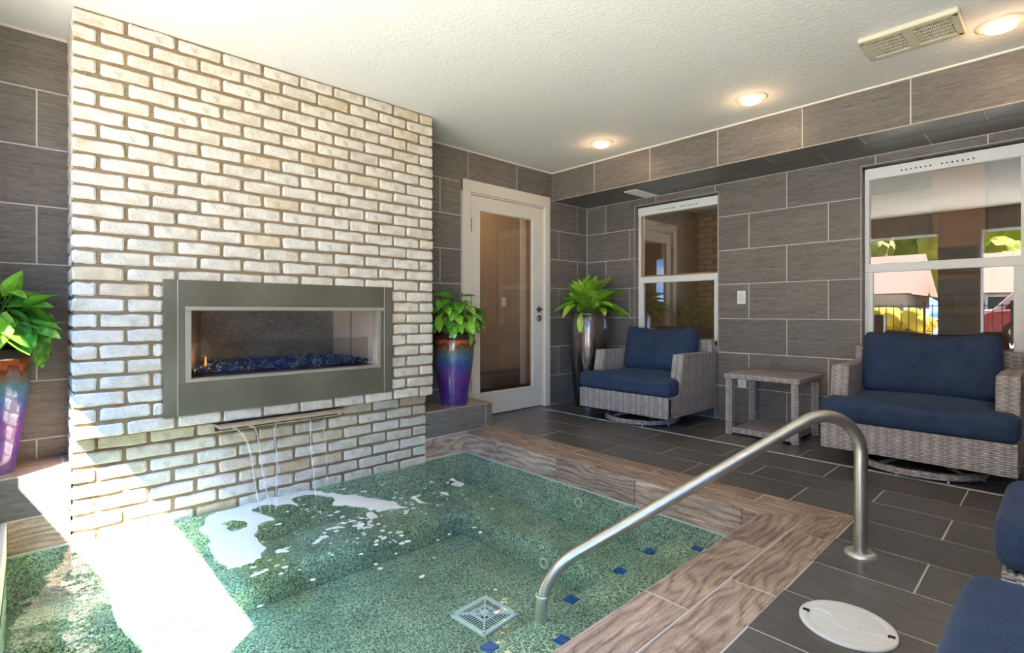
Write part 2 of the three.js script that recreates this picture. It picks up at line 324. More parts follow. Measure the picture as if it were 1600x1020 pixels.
// wood-look coping round the pool
{
  const c = struct('floor_coping', 'wood-look plank coping round the sunken spa pool');
  const g = 0.005, rows = [[2.53, 2.68, -0.98, -0.815, [-2.596, -1.986, -1.376]], [2.68, 2.817, -0.815, -0.655, [-2.286, -1.676, -1.066]]];
  mesh('grout_bed', merge([bx(2.538, 2.816, -0.03, -0.0003, ZL, -0.66), bx(XO, 2.816, -0.03, -0.0003, -0.972, -0.66)]), grout, c);
  rows.forEach(([x0, x1, ze0, ze1, js]) => {
    const zs = [ZL, ...js, null];
    for (let i = 0; i < zs.length - 1; i++) {
      const a = zs[i] + g / 2, last = zs[i + 1] === null;
      const p = [[a, x0 + g / 2], [last ? ze0 - g : zs[i + 1] - g / 2, x0 + g / 2], [last ? ze1 - g : zs[i + 1] - g / 2, x1 - g / 2], [a, x1 - g / 2]];
      mesh('plank', slab(FLOORUP, [{ p }], 0.009, 0.002), pick(plank), c);
    }
  });
  [[0.98, 0.815, 2.53, 2.68, [0.926, 1.536, 2.149]], [0.815, 0.655, 2.68, 2.817, [0.605, 1.215, 1.825, 2.425]]].forEach(([v1, v0, xa, xb, js]) => {   // v = -z
    const xs = [-0.09, 0.316, ...js, null];
    for (let i = 0; i < xs.length - 1; i++) {
      const a = xs[i] + g / 2, last = xs[i + 1] === null, e0 = last ? xb - g : xs[i + 1] - g / 2, e1 = last ? xa - g : xs[i + 1] - g / 2;
      mesh('plank', slab(FLOORX, [{ p: [[a, v0 + g / 2], [e0, v0 + g / 2], [e1, v1 - g / 2], [a, v1 - g / 2]] }], 0.009, 0.002), pick(plank), c);
    }
  });
  // upright faces down to the water line
  tiles(c, 'riser_plank', plane3([2.538, 0, 0], [0, 0, 1], [0, 1, 0]), ZL, -0.98, [-0.157, -0.004], () => -1.068, plank, { pitch: 0.61, gap: 0.005, bv: 0.0015 });
  const front = plane3([0, 0, ZL - 0.008], [1, 0, 0], [0, 1, 0]);
  tiles(c, 'riser_plank', front, 2.156, 2.53, [-0.157, 0], () => 2.156, plank, { pitch: 0.8, gap: 0.005, bv: 0.0015 });
  tiles(c, 'riser_plank', front, -0.09, 0.13, [-0.157, 0], () => -0.3, plank, { pitch: 0.8, gap: 0.005, bv: 0.0015 });
  tiles(c, 'riser_plank', plane3([0, 0, -0.972], [-1, 0, 0], [0, 1, 0]), -2.53, 0.09, [-0.157, -0.004], () => -2.4, plank, { pitch: 0.61, gap: 0.005, bv: 0.0015 });
  mesh('water_line_joint', merge([bx(2.526, 2.538, -0.164, -0.156, ZL, -0.98), bx(2.154, 2.53, -0.164, -0.156, ZL - 0.008, ZL + 0.004), bx(-0.09, 0.13, -0.164, -0.156, ZL - 0.008, ZL + 0.004)]), grout, c);
}
// tiled ledges left and right of the chimney breast
for (const [n, label, x0, x1, j] of [['wall_ledge_right', 'low tiled ledge right of the chimney breast under the plant pot', 2.154, 2.817, 2.75], ['wall_ledge_left', 'low tiled ledge left of the chimney breast', -0.4, 0.132, -0.2]]) {
  const l = struct(n, label);
  mesh('grout_bed', bx(x0, x1 - 0.008, -0.6, 0.198, ZW, ZL - 0.002), grout, l);
  tiles(l, 'tile', plane3([0, 0, ZL - 0.008], [1, 0, 0], [0, 1, 0]), x0, x1, [0, 0.197], () => j, wallTile);
  tiles(l, 'top_tile', plane3([0, 0.192, 0], [1, 0, 0], [0, 0, -1]), x0, x1, [-ZL, -ZW], () => j - 0.3, [plank[3]], { pitch: 0.608 });
  mesh('edge_trim', bx(x0, x1, 0.194, 0.2015, ZL - 0.004, ZL + 0.001), trimMetal, l);
  if (x1 > 1) mesh('end_tile', boxUV(bx(x1 - 0.008, x1, 0.001, 0.197, ZW, ZL - 0.001)), wallTile[0], l);
}

// ---------------------------------------------------------------- brick chimney breast
const FP = [0.487, 1.812, 0.41, 1.127];   // outline of the fireplace surround
const BH = 0.0762, UP0 = CE - 27 * BH, ZB = -3.165, ZB2 = -3.258;
function brickGeo(len, h, depth) {
  const hx = len / 2, hy = h / 2, c = 0.006, j = (k) => (rnd() - 0.5) * k;
  const out = [[-hx + c + rnd() * 0.006, -hy], [-hx * 0.35, -hy], [hx * 0.35, -hy], [hx - c - rnd() * 0.006, -hy], [hx, -hy + c], [hx, hy - c], [hx - c - rnd() * 0.006, hy], [hx * 0.3, hy], [-hx * 0.35, hy], [-hx + c + rnd() * 0.006, hy], [-hx, hy - c], [-hx, -hy + c]].map(([x, y]) => [x + j(0.005), y + j(0.006)]);
  const pos = [], uv = [], ou = rnd() * 5, ov = rnd() * 5, n = out.length, tilt = j(0.003), tilt2 = j(0.003);
  const F = out.map(([x, y]) => [x * (1 - 0.009 / hx), y * (1 - 0.007 / hy), tilt * x / hx + tilt2 * y / hy]);
  const P = (p) => { pos.push(...p); uv.push(p[0] + ou, p[1] + ov + p[2]); };
  const T = (a, b, c2) => { P(a); P(b); P(c2); };
  for (let i = 1; i < n - 1; i++) T(F[0], F[i], F[i + 1]);
  for (let i = 0; i < n; i++) {
    const k = (i + 1) % n, A = [...out[i], -0.006], B = [...out[k], -0.006], C = [...out[i], -depth], D = [...out[k], -depth];
    T(A, B, F[k]); T(A, F[k], F[i]); T(C, D, B); T(C, B, A);
  }
  const g = new THREE.BufferGeometry();
  g.setAttribute('position', new THREE.Float32BufferAttribute(pos, 3)); g.setAttribute('uv', new THREE.Float32BufferAttribute(uv, 2)); g.computeVertexNormals();
  return g;
}
{
  const w = struct('wall_chimney', 'whitewashed brick chimney breast around the fireplace');
  const XA = 0.13, XB = 2.154, MO = 0.016, PIT = 0.213;
  const core = plane3([0, 0, ZB - 0.012], [1, 0, 0], [0, 1, 0]), low = plane3([0, 0, ZB2 - 0.012], [1, 0, 0], [0, 1, 0]);
  mesh('mortar', wallBlock(core, XA + 0.008, XB - 0.008, UP0 + 0.004, CE, [[0.58, 1.72, 0.575, 0.99]], -0.438, 0), mortar, w);
  mesh('mortar', wallBlock(low, XA + 0.008, XB - 0.008, -0.6, UP0 + 0.004, [], -0.345, 0), mortar, w);
  const full = Array.from({ length: 10 }, () => brickGeo(PIT - MO, BH - MO, 0.03));
  const tone = (x, y, lowPart) => {
    const near = lowPart ? Math.max(0, 1 - Math.abs(x - 1.0) / 0.75) : 0, q = rnd();
    if (lowPart && q < (y > UP0 - 0.1 ? 0.85 : 0.95 * near)) return pick(['tan', 'tan', 'sand', 'sand', 'cream']);
    if (q < 0.07) return 'sand'; if (q < 0.13) return 'grey'; if (q < 0.45) return 'cream';
    return 'white';
  };
  const lay = (y0, z, odd, lowPart, holes, firstDeep) => {
    let x = XA + (odd ? -PIT / 2 - 0.001 : 0);
    for (; x < XB - 0.02; x += PIT) {
      let segs = [[Math.max(x, XA), Math.min(x + PIT - MO, XB)]];
      if (XB - (x + PIT - MO) < 0.05) segs[0][1] = XB;
      for (const h of holes) if (y0 + BH > h[2] + 0.02 && y0 < h[3] - 0.032) segs = segs.flatMap(([a, b]) => (b <= h[0] || a >= h[1] ? [[a, b]] : [...(a < h[0] - 0.03 ? [[a, h[0]]] : []), ...(b > h[1] + 0.03 ? [[h[1], b]] : [])]));
      for (const [a, b] of segs) {
        if (b - a < 0.025) continue;
        const isEnd = a <= XA + 0.001 || b >= XB - 0.001, L = b - a;
        const g = !isEnd && Math.abs(L - (PIT - MO)) < 0.002 ? pick(full) : brickGeo(L, BH - MO, isEnd ? 0.1 : 0.03);
        if (lowPart && y0 + BH < YW + 0.012) continue;
        const m = mesh('brick', g, brickMat[tone((a + b) / 2, y0, lowPart)], w);
        m.position.set((a + b) / 2 + (isEnd ? 0 : rr(-0.002, 0.002)), y0 + BH / 2 + rr(-0.0015, 0.0015), z + rr(-0.004, 0.003));
      }
      if (segs.length && segs[segs.length - 1][1] >= XB - 0.001) break;
    }
  };
  for (let r = 0; r < 27; r++) lay(CE - (r + 1) * BH, ZB, r % 2 === 1, false, [FP]);
  for (let r = 0; r < 8; r++) lay(UP0 - (r + 1) * BH, ZB2, r % 2 === 0, true, r === 0 ? [] : []);
  // bricks of the narrow left and right returns
  const side = [];
  for (let r = 0; r < 34; r++) {
    const top = CE - r * BH, zf = r < 27 ? ZB : ZB2, odd = r % 2;
    for (let z = zf - 0.118 - (odd ? 0.1 : 0); z > ZW + 0.03; z -= PIT) {
      const L = Math.min(PIT - MO, z - ZW);
      if (L < 0.03) continue;
      side.push(brickGeo(L, BH - MO, 0.03).rotateY(-Math.PI / 2).translate(XA, top - BH / 2, z - L / 2), brickGeo(L, BH - MO, 0.03).rotateY(Math.PI / 2).translate(XB, top - BH / 2, z - L / 2));
    }
  }
  const s = mesh('return_brick', merge(side), brickMat.cream, w); s.userData.kind = 'stuff';
}

// ---------------------------------------------------------------- spa pool
{
  const p = struct('floor_pool', 'sunken spa pool basin of green pebble plaster with benches');
  const peb = (n, ...a) => mesh(n, boxUV(rbx(...a, 0.06, 5)), pebbleMat, p);
  mesh('basin_floor', boxUV(bx(-0.12, 2.56, -0.62, -0.56, -3.3, -0.95)), pebbleMat, p);
  mesh('basin_wall', boxUV(merge([bx(2.53, 2.56, -0.6, -0.157, ZL - 0.03, -0.95), bx(-0.1, 2.56, -0.6, -0.157, -0.98, -0.95), bx(2.15, 2.56, -0.6, -0.157, ZL - 0.03, ZL), bx(0.128, 2.156, -0.6, -0.17, -3.28, -3.246), bx(-0.12, 0.135, -0.6, -0.157, ZL - 0.03, ZL), bx(-0.12, -0.09, -0.6, -0.157, ZL - 0.03, -0.95)])), pebbleMat, p);
  peb('bench', 2.147, 2.56, -0.6, -0.4, -3.3, -1.4);
  peb('bench', -0.12, 2.2, -0.6, -0.4, -3.3, -2.8);
  peb('step', -0.12, 2.56, -0.6, -0.25, -1.45, -0.95);
  const blue = std(0x0d4f96, 0.25);
  for (const [x, z] of [[2.475, -1.27], [2.27, -1.418], [2.0, -1.405], [1.65, -1.405], [1.42, -1.25], [1.2, -1.405], [0.8, -1.405]]) {
    const t = mesh('step_marker_tile', rbx(-0.026, 0.026, -0.006, 0.003, -0.026, 0.026, 0.002, 1), blue, p);
    t.position.set(x, -0.2495, z); t.rotation.y = 0.05;
  }
  const ring = std(0xd8d3b4, 0.4);
  for (const [x, y, z] of [[2.143, -0.485, -2.03], [2.527, -0.25, -2.09], [2.527, -0.25, -1.7]]) {
    const t = mesh('jet_ring', new THREE.TorusGeometry(0.026, 0.008, 10, 24), ring, p); t.position.set(x, y, z); t.rotation.y = Math.PI / 2;
  }
}
{
  const nx = 150, nz = 140, x0 = -0.09, x1 = 2.53, z0 = ZL, z1 = -0.98;
  const g = new THREE.PlaneGeometry(x1 - x0, z1 - z0, nx, nz).rotateX(-Math.PI / 2).translate((x0 + x1) / 2, YW, (z0 + z1) / 2);
  const q = g.attributes.position;
  for (let i = 0; i < q.count; i++) {
    const x = q.getX(i), z = q.getZ(i), d = Math.hypot(x - 0.98, (z + 3.1) * 1.1), near = Math.exp(-d * 1.6);
    q.setY(i, YW + 0.0045 * near * Math.sin(d * 46) + 0.0011 * Math.sin(x * 21 + z * 13) + 0.0009 * Math.sin(z * 27 - x * 11 + 1) + 0.004 * near * (fbm(x / 2 + 0.2, z / 2 + 3, 40, 40, 2, 5) - 0.5));
  }
  g.computeVertexNormals();
  const rip = tex(512, 512, grey((u, v) => 0.7 * fbm(u, v, 12, 12, 3, 111) + 0.3 * fbm(u, v, 40, 40, 2, 113)), false, 0.7);
  const m = mesh('pool_water', boxUV(g), phys(new THREE.Color(0.9, 0.97, 0.92), 0.02, { transmission: 1, thickness: 0, ior: 1.33, bumpMap: rip, bumpScale: 0.006 }), scene);
  tag(m, 'clear green rippled water filling the sunken spa pool', 'water', { kind: 'stuff' });
}

// ---------------------------------------------------------------- windows and door
WIN.forEach(([z0, z1, y0, y1], i) => {
  const w = struct(`window_${i + 1}`, i ? 'white vinyl window behind the right armchair' : 'white vinyl window behind the armchair beside the bronze pot', [4.57, y0, (z0 + z1) / 2]);
  const W = (z1 - z0) / 2 - 0.008, Hh = y1 - y0 - 0.014, lo = 0.007;
  const b = (name, x0, x1, a, c, za, zb, mat = vinyl) => mesh(name, rbx(x0, x1, a, c, za, zb, 0.003, 1), mat, w);
  b('frame', 0, 0.07, lo, Hh, -W, -W + 0.03); b('frame', 0, 0.07, lo, Hh, W - 0.03, W);
  b('frame', 0, 0.07, lo, lo + 0.05, -W, W); b('frame', 0.0, 0.07, Hh - 0.02, Hh, -W, W);
  const v = b('vent_strip', -0.012, 0.02, Hh - 0.085, Hh - 0.004, -W + 0.004, W - 0.004);
  for (let k = 0; k < 14; k++) {
    const h = mesh('vent_hole', cyl(0.0052, 0.0052, 0.004, 12).rotateZ(Math.PI / 2), blackMetal, v);
    h.position.set(-0.0125, Hh - 0.052, (k < 7 ? -0.205 : -0.195 + 0.025) + k * 0.027 + (i ? 0 : 0.03));
  }
  const rail = 1.285 - y0;
  b('meeting_rail', -0.006, 0.05, rail - 0.032, rail + 0.03, -W + 0.004, W - 0.004);
  const tan = std(0xb08a62, 0.55);
  if (!i) { b('wood_bead', 0.004, 0.03, rail + 0.03, rail + 0.045, -W + 0.03, W - 0.03, tan); b('wood_bead', 0.004, 0.03, rail + 0.03, Hh - 0.085, -W + 0.03, -W + 0.042, tan); }
  const s = 0.035;
  b('lower_sash', 0.004, 0.045, lo + 0.05, rail - 0.03, -W + 0.028, -W + 0.028 + s - 0.01); b('lower_sash', 0.004, 0.045, lo + 0.05, rail - 0.03, W - 0.028 - s, W - 0.028);
  b('lower_sash', 0.004, 0.045, lo + 0.045, lo + 0.09, -W + 0.03, W - 0.03);
  mesh('upper_pane', bx(0.024, 0.026, rail + 0.025, Hh - 0.08, -W + 0.025, W - 0.025), pane, w);
  mesh('lower_pane', bx(0.018, 0.02, lo + 0.085, rail - 0.028, -W + 0.05, W - 0.06), pane, w);
});
{
  const d = struct('door_1', 'white glazed door with a single tall pane beside the plant ledge', [3.333, 0, ZW]);
  const c = 3.333, P = (name, x0, x1, y0, y1, z0, z1, mat = paintWhite, r = 0.004) => mesh(name, rbx(x0 - c, x1 - c, y0, y1, z0, z1, r, 2), mat, d);
  P('casing', 2.758, 2.85, 0.0, 2.135, -0.005, 0.022); P('casing', 3.815, 3.888, 0.0, 2.135, -0.005, 0.022); P('casing', 2.758, 3.888, 2.03, 2.135, -0.005, 0.024);
  P('jamb', 2.845, 2.86, 0, 2.03, -0.16, 0.004); P('jamb', 3.806, 3.822, 0, 2.03, -0.16, 0.004); P('jamb', 2.845, 3.822, 2.016, 2.03, -0.16, 0.004);
  P('threshold', 2.845, 3.822, 0, 0.008, -0.16, -0.004, std(0x3c362f, 0.5));
  const z0 = -0.05, z1 = -0.006;
  P('stile', 2.863, 2.975, 0.01, 2.012, z0, z1); P('stile', 3.675, 3.803, 0.01, 2.012, z0, z1);
  P('rail', 2.97, 3.68, 1.888, 2.012, z0, z1 - 0.001); P('rail', 2.97, 3.68, 0.01, 0.21, z0, z1 - 0.001);
  P('glazing_bead', 2.972, 2.984, 0.205, 1.893, z0 + 0.004, z1 - 0.006); P('glazing_bead', 3.664, 3.678, 0.205, 1.893, z0 + 0.004, z1 + 0.004); P('glazing_bead', 2.975, 3.675, 0.203, 0.216, z0 + 0.004, z1 + 0.004); P('glazing_bead', 2.975, 3.675, 1.88, 1.892, z0 + 0.004, z1 - 0.006);
  mesh('pane', bx(2.98 - c, 3.67 - c, 0.21, 1.885, -0.03, -0.027), paneDoor, d);
  const nickel = std(0xb3aca1, 0.25, { metalness: 1 });
  for (const y of [1.74, 1.05, 0.3]) { const h = mesh('hinge', merge([cyl(0.007, 0.007, 0.1, 12), new THREE.SphereGeometry(0.0085, 10, 8).translate(0, 0.052, 0), new THREE.SphereGeometry(0.0085, 10, 8).translate(0, -0.052, 0), bx(-0.018, 0.0, -0.045, 0.045, -0.003, 0.001)]), nickel, d); h.position.set(2.862 - c, y, 0.006); }
  const lv = new THREE.CatmullRomCurve3([V3(0, 0, 0), V3(0, 0, 0.05), V3(0.02, 0, 0.056), V3(0.07, 0.006, 0.054), V3(0.11, 0, 0.05)]);
  const h = mesh('lever_handle', merge([cyl(0.03, 0.032, 0.012, 24).rotateX(Math.PI / 2), new THREE.TubeGeometry(lv, 24, 0.0085, 10)]), nickel, d); h.position.set(3.745 - c, 0.985, z1 + 0.004); h.scale.x = -0.75;
  const b = mesh('deadbolt', merge([cyl(0.031, 0.033, 0.014, 24).rotateX(Math.PI / 2), cyl(0.02, 0.022, 0.03, 20).rotateX(Math.PI / 2)]), nickel, d); b.position.set(3.745 - c, 0.895, z1 + 0.004);
}
// rooms behind the glass
{
  const tanWall = std(0xb49a7c, 0.8), w = struct('wall_interior', 'tan painted rooms seen through the door and window glass');
  mesh('plaster', merge([bx(1.9, 7.7, 0, CE, -5.03, -4.93), bx(1.8, 1.9, 0, CE, -5.03, -3.775), bx(7.6, 7.7, 0, CE, -5.03, ZF + 0.2), bx(4.72, 7.7, 0, CE, ZF, ZF + 0.2)]), tanWall, w);
  mesh('interior_floor', boxUV(merge([bx(1.8, 7.7, -0.1, 0, -5.03, -3.775), bx(4.72, 7.7, -0.1, 0, -3.775, ZF + 0.2)])), std(0x6e5a49, 0.5, { map: tileMap }), w);
  mesh('interior_ceiling', merge([bx(1.8, 7.7, CE, CE + 0.16, -5.03, -3.775), bx(4.712, 7.7, CE, CE + 0.16, -3.775, ZF + 0.2)]), stucco, w);
  const fr = plane3([0, 0, -4.93], [1, 0, 0], [0, 1, 0]);
  tiles(w, 'base_tile', fr, 1.9, 4.73, [0, 0.15, 0.225], (r) => (r ? 4.1 : 4.4), wallTile);
  mesh('door_trim', merge([rbx(4.735, 4.83, 0, 2.3, -4.93, -4.9, 0.004, 1), rbx(5.72, 5.81, 0, 2.3, -4.93, -4.9, 0.004, 1), rbx(4.735, 5.81, 2.2, 2.3, -4.93, -4.898, 0.004, 1)]), paintWhite, w);
  const leaf = mesh('inner_door', rbx(4.83, 5.72, 0.01, 2.2, -4.93, -4.91, 0.004, 1), std(0xc79a6a, 0.5), w);
  for (const [a, b] of [[0.2, 0.62], [0.72, 1.14], [1.24, 1.66], [1.72, 2.08]]) mesh('panel', rbx(4.93, 5.62, a, b, -4.912, -4.902, 0.008, 2), std(0xcfa274, 0.5), leaf);
  mesh('switch_plate', rbx(4.41, 4.485, 1.03, 1.15, -4.93, -4.922, 0.003, 1), vinyl, w);
  mesh('tan_partition', bx(6.2, 6.5, 0, CE, -0.84, -0.47), std(0x8a6440, 0.8), w);
}
const lampGlow = (c, k) => std(0xfff0d8, 0.5, { emissive: new THREE.Color(...c), emissiveIntensity: k });
for (const [x, z, t] of [[5.45, -2.6, 'through the window beside the bronze pot'], [3.9, -4.35, 'through the glazed door'], [5.4, -0.5, 'through the right window']]) {
  const l = thing('added_ceiling_lamp', `round warm ceiling lamp added to light the inner room seen ${t}`, 'lamp', [x, CE, z]);  // added lamp, no fitting visible here; lights the room behind the glass
  mesh('lamp_plate', cyl(0.15, 0.15, 0.02, 32).translate(0, -0.01, 0), paintWhite, l);
  mesh('lamp_bowl', new THREE.SphereGeometry(0.13, 28, 12, 0, Math.PI * 2, Math.PI / 2, Math.PI / 2).scale(1, 0.5, 1).translate(0, -0.02, 0), lampGlow([1, 0.78, 0.5], 4), l);
  const p = new THREE.PointLight(new THREE.Color(1, 0.76, 0.5), 0.42); p.position.set(0, -0.12, 0); p.castShadow = true; p.shadow.radius = 5; l.add(p);
}
for (const [x0, y0, z0, s] of [[6.185, 1.32, -0.655, 1], [6.185, 1.02, -0.655, 1], [6.185, 0.72, -0.655, 1]]) {
  const f = thing('picture_frame', `${['dark framed picture at the top', 'middle dark framed picture', 'lowest dark framed picture'][Math.round((1.32 - y0) / 0.3)]} of three on the tan inner pillar`, 'picture', [x0, y0, z0], { group: 'framed pictures on the inner partition' });
  mesh('frame', merge([bx(-0.01, 0.012, 0, 0.02, -0.14, 0.14), bx(-0.01, 0.012, 0.22, 0.24, -0.14, 0.14), bx(-0.01, 0.012, 0, 0.24, -0.14, -0.12), bx(-0.01, 0.012, 0, 0.24, 0.12, 0.14)]), std(0x3a2c22, 0.5), f);
  mesh('print', bx(-0.002, 0.012, 0.02, 0.22, -0.12, 0.12), std(0x25211e, 0.4), f);
}

// ---------------------------------------------------------------- fireplace and water spout
{
  const f = thing('gas_fireplace', 'linear gas fireplace in a grey metal surround set into the brick', 'fireplace', [1.15, 0.41, ZB]);
  const X = 1.15, Y = 0.41, zf = 0.011;
  const P = (name, x0, x1, y0, y1, z0 = -0.03, z1 = zf, mat = steelPanel, r = 0.0015) => mesh(name, boxUV(rbx(x0 - X, x1 - X, y0 - Y, y1 - Y, z0, z1, r, 1), 1, rnd(), rnd()), mat, f);
  P('surround_panel', FP[0], 0.549, FP[2], FP[3]); P('surround_panel', 1.7495, FP[1], FP[2], FP[3]);
  P('surround_panel', 0.551, 1.7475, 0.984, FP[3]); P('surround_panel', 0.551, 1.7475, FP[2], 0.582);
  P('surround_panel', 0.551, 0.583, 0.583, 0.983); P('surround_panel', 1.722, 1.7475, 0.583, 0.983);
  P('panel_joint', 0.5485, 0.5515, FP[2], FP[3], -0.03, 0.0125, std(0xcfcabf, 0.4), 0.0006); P('panel_joint', 1.747, 1.75, FP[2], FP[3], -0.03, 0.0125, std(0xcfcabf, 0.4), 0.0006);
  const pale = std(0xbdb3a2, 0.35, { metalness: 0.5 });
  P('hood_trim', 0.583, 1.735, 0.965, 0.987, -0.03, 0.034, pale, 0.003);
  P('opening_frame', 0.584, 0.612, 0.583, 0.968, -0.05, 0.013, pale); P('opening_frame', 1.695, 1.721, 0.583, 0.968, -0.05, 0.013, pale); P('opening_frame', 0.584, 1.721, 0.583, 0.6, -0.05, 0.015, pale);
  // box narrowing towards its back
  const q = (a, b, c, d) => { const g = new THREE.BufferGeometry(); g.setAttribute('position', new THREE.Float32BufferAttribute([...a, ...b, ...c, ...a, ...c, ...d], 3)); g.setAttribute('uv', new THREE.Float32BufferAttribute([0, 0, 1, 0, 1, 1, 0, 0, 1, 1, 0, 1], 2)); g.computeVertexNormals(); return g; };
  const L0 = 0.6 - X, R0 = 1.71 - X, L1 = 0.74 - X, R1 = 1.57 - X, b = 0.59 - Y, t = 0.98 - Y, z0 = -0.03, z1 = -0.4;
  const soot = tex(256, 256, (u, v, o) => { const k = (fbm(u, v, 60, 60, 2, 121) - 0.5) * 40 + (fbm(u, v, 4, 4, 3, 123) - 0.5) * 30; o[0] = 116 + k; o[1] = 110 + k; o[2] = 103 + k; });
  mesh('firebox_back', q([L1, b, z1], [R1, b, z1], [R1, t, z1], [L1, t, z1]), std(0xffffff, 0.5, { map: soot, metalness: 0.3 }), f);
  mesh('firebox_side', q([L0, b, z0], [L1, b, z1], [L1, t, z1], [L0, t, z0]), std(0xb0a493, 0.35, { metalness: 0.6 }), f);
  mesh('firebox_side', q([R1, b, z1], [R0, b, z0], [R0, t, z0], [R1, t, z1]), std(0xc9b49c, 0.35, { metalness: 0.5 }), f);
  mesh('firebox_floor', q([L0, b, z0], [R0, b, z0], [R1, b, z1], [L1, b, z1]), std(0x33302d, 0.7), f);
  mesh('firebox_top', q([L0, t, z0], [L1, t, z1], [R1, t, z1], [R0, t, z0]), std(0x55504b, 0.6), f);
  const seam = mesh('side_seam', bx(-0.002, 0.002, b, t, -0.002, 0.002), blackMetal, f); seam.position.set(R1 + (R0 - R1) * 0.42, 0, z1 + (z0 - z1) * 0.42 + 0.002);
  mesh('glass_guard', bx(L0 + 0.02, R0 - 0.02, b, b + 0.2, -0.056, -0.052), phys(0xf2f4f2, 0.03, { transmission: 1, thickness: 0, ior: 1.6 }), f);
  const gem = new THREE.IcosahedronGeometry(0.0068, 0), inst = new THREE.InstancedMesh(gem, phys(0xffffff, 0.12, { clearcoat: 0.6 }), 5200), M = new THREE.Matrix4(), Q = new THREE.Quaternion(), cols = [0x0b1530, 0x14264f, 0x24448c, 0x3a5cae, 0x0a0e18, 0x6f83b8, 0x1a2d63].map((c) => new THREE.Color(c));
  for (let i = 0; i < 5200; i++) {
    const k = rnd(), z = -0.06 - 0.33 * k, s = (-z - 0.03) / 0.37, l = L0 + (L1 - L0) * s + 0.012, r = R0 + (R1 - R0) * s - 0.012;
    Q.setFromEuler(new THREE.Euler(rnd() * 6, rnd() * 6, rnd() * 6)); const sc = rr(0.6, 1.25);
    M.compose(V3(rr(l, r), b + 0.024 + 0.02 * rnd() + 0.03 * s, z), Q, V3(sc, sc * rr(0.6, 1), sc)); inst.setMatrixAt(i, M); inst.setColorAt(i, pick(cols));
  }
  inst.name = 'fire_glass'; inst.userData = { label: 'bed of dark blue crushed fire glass', kind: 'stuff' }; shade(inst); f.add(inst);
  mesh('glass_bed', bx(L0 + 0.09, R0 - 0.09, b, b + 0.035, -0.37, -0.06), std(0x0d1733, 0.4), f);
  const fl = mesh('flame', new THREE.LatheGeometry([[0, 0], [0.008, 0.012], [0.009, 0.03], [0.005, 0.055], [0.0015, 0.078], [0, 0.085]].map(([a, c]) => new THREE.Vector2(a, c)), 12), std(0xff9a3a, 0.6, { emissive: new THREE.Color(1, 0.45, 0.12), emissiveIntensity: 0.6 }), f);
  fl.position.set(0.715 - X, b + 0.055, -0.16); fl.scale.setScalar(0.7);
  const pl = new THREE.PointLight(new THREE.Color(1, 0.5, 0.2), 0.03); pl.position.set(0.715 - X, b + 0.12, -0.15); f.add(pl);
}
{
  const stone = std(0xb29c80, 0.55), s = thing('water_spout', 'thin tan stone spout lip under the fireplace pouring water', 'spout', [1.1, 0.318, ZB2]);
  mesh('lip', boxUV(rbx(-0.364, 0.364, 0, 0.016, -0.02, 0.145, 0.003, 2)), stone, s);
  mesh('slot', bx(-0.355, 0.355, -0.032, -0.001, -0.02, 0.02), std(0x3b3028, 0.8), s);
  const wat = phys(0xffffff, 0.08, { transmission: 0.85, thickness: 0, ior: 1.45 });
  const st = [[0.8, 0.925, 0.0052, 'leftmost of the thin water streams falling from the spout lip'], [0.885, 0.965, 0.0046, 'second water stream from the left falling from the spout lip'], [1.03, 1.01, 0.0056, 'middle water stream falling from the spout lip'], [1.22, 1.225, 0.005, 'fourth water stream from the left falling from the spout lip'], [1.32, 1.3, 0.003, 'thin rightmost trickle falling from the spout lip']];
  for (const [xa, xb, r, label] of st) {
    const pts = []; for (let k = 0; k <= 14; k++) { const q = k / 14, y = 0.32 - 0.485 * q * q * 1.0 - 0.0 * q; pts.push(V3(xa + (xb - xa) * Math.pow(q, 0.8) + 0.006 * Math.sin(q * 9 + xa * 20), y, ZB2 + 0.143 + 0.075 * Math.sqrt(Math.max(0, q)) * q + 0.003 * Math.sin(q * 14))); }
    const g = new THREE.TubeGeometry(new THREE.CatmullRomCurve3(pts), 60, r, 8), p = g.attributes.position;
    for (let i = 0; i < p.count; i++) { const k = 1 + 0.35 * Math.sin(p.getY(i) * 90 + xa * 40); const c = pts[Math.min(14, Math.floor(Math.sqrt(Math.max(0, (0.32 - p.getY(i)) / 0.485)) * 14))]; p.setX(i, c.x + (p.getX(i) - c.x) * (0.85 + 0.15 * k)); }
    g.computeVertexNormals();
    const m = mesh(numbered('water_stream'), g, wat, scene); tag(m, label, 'water', { group: 'water streams under the spout' });
  }
}
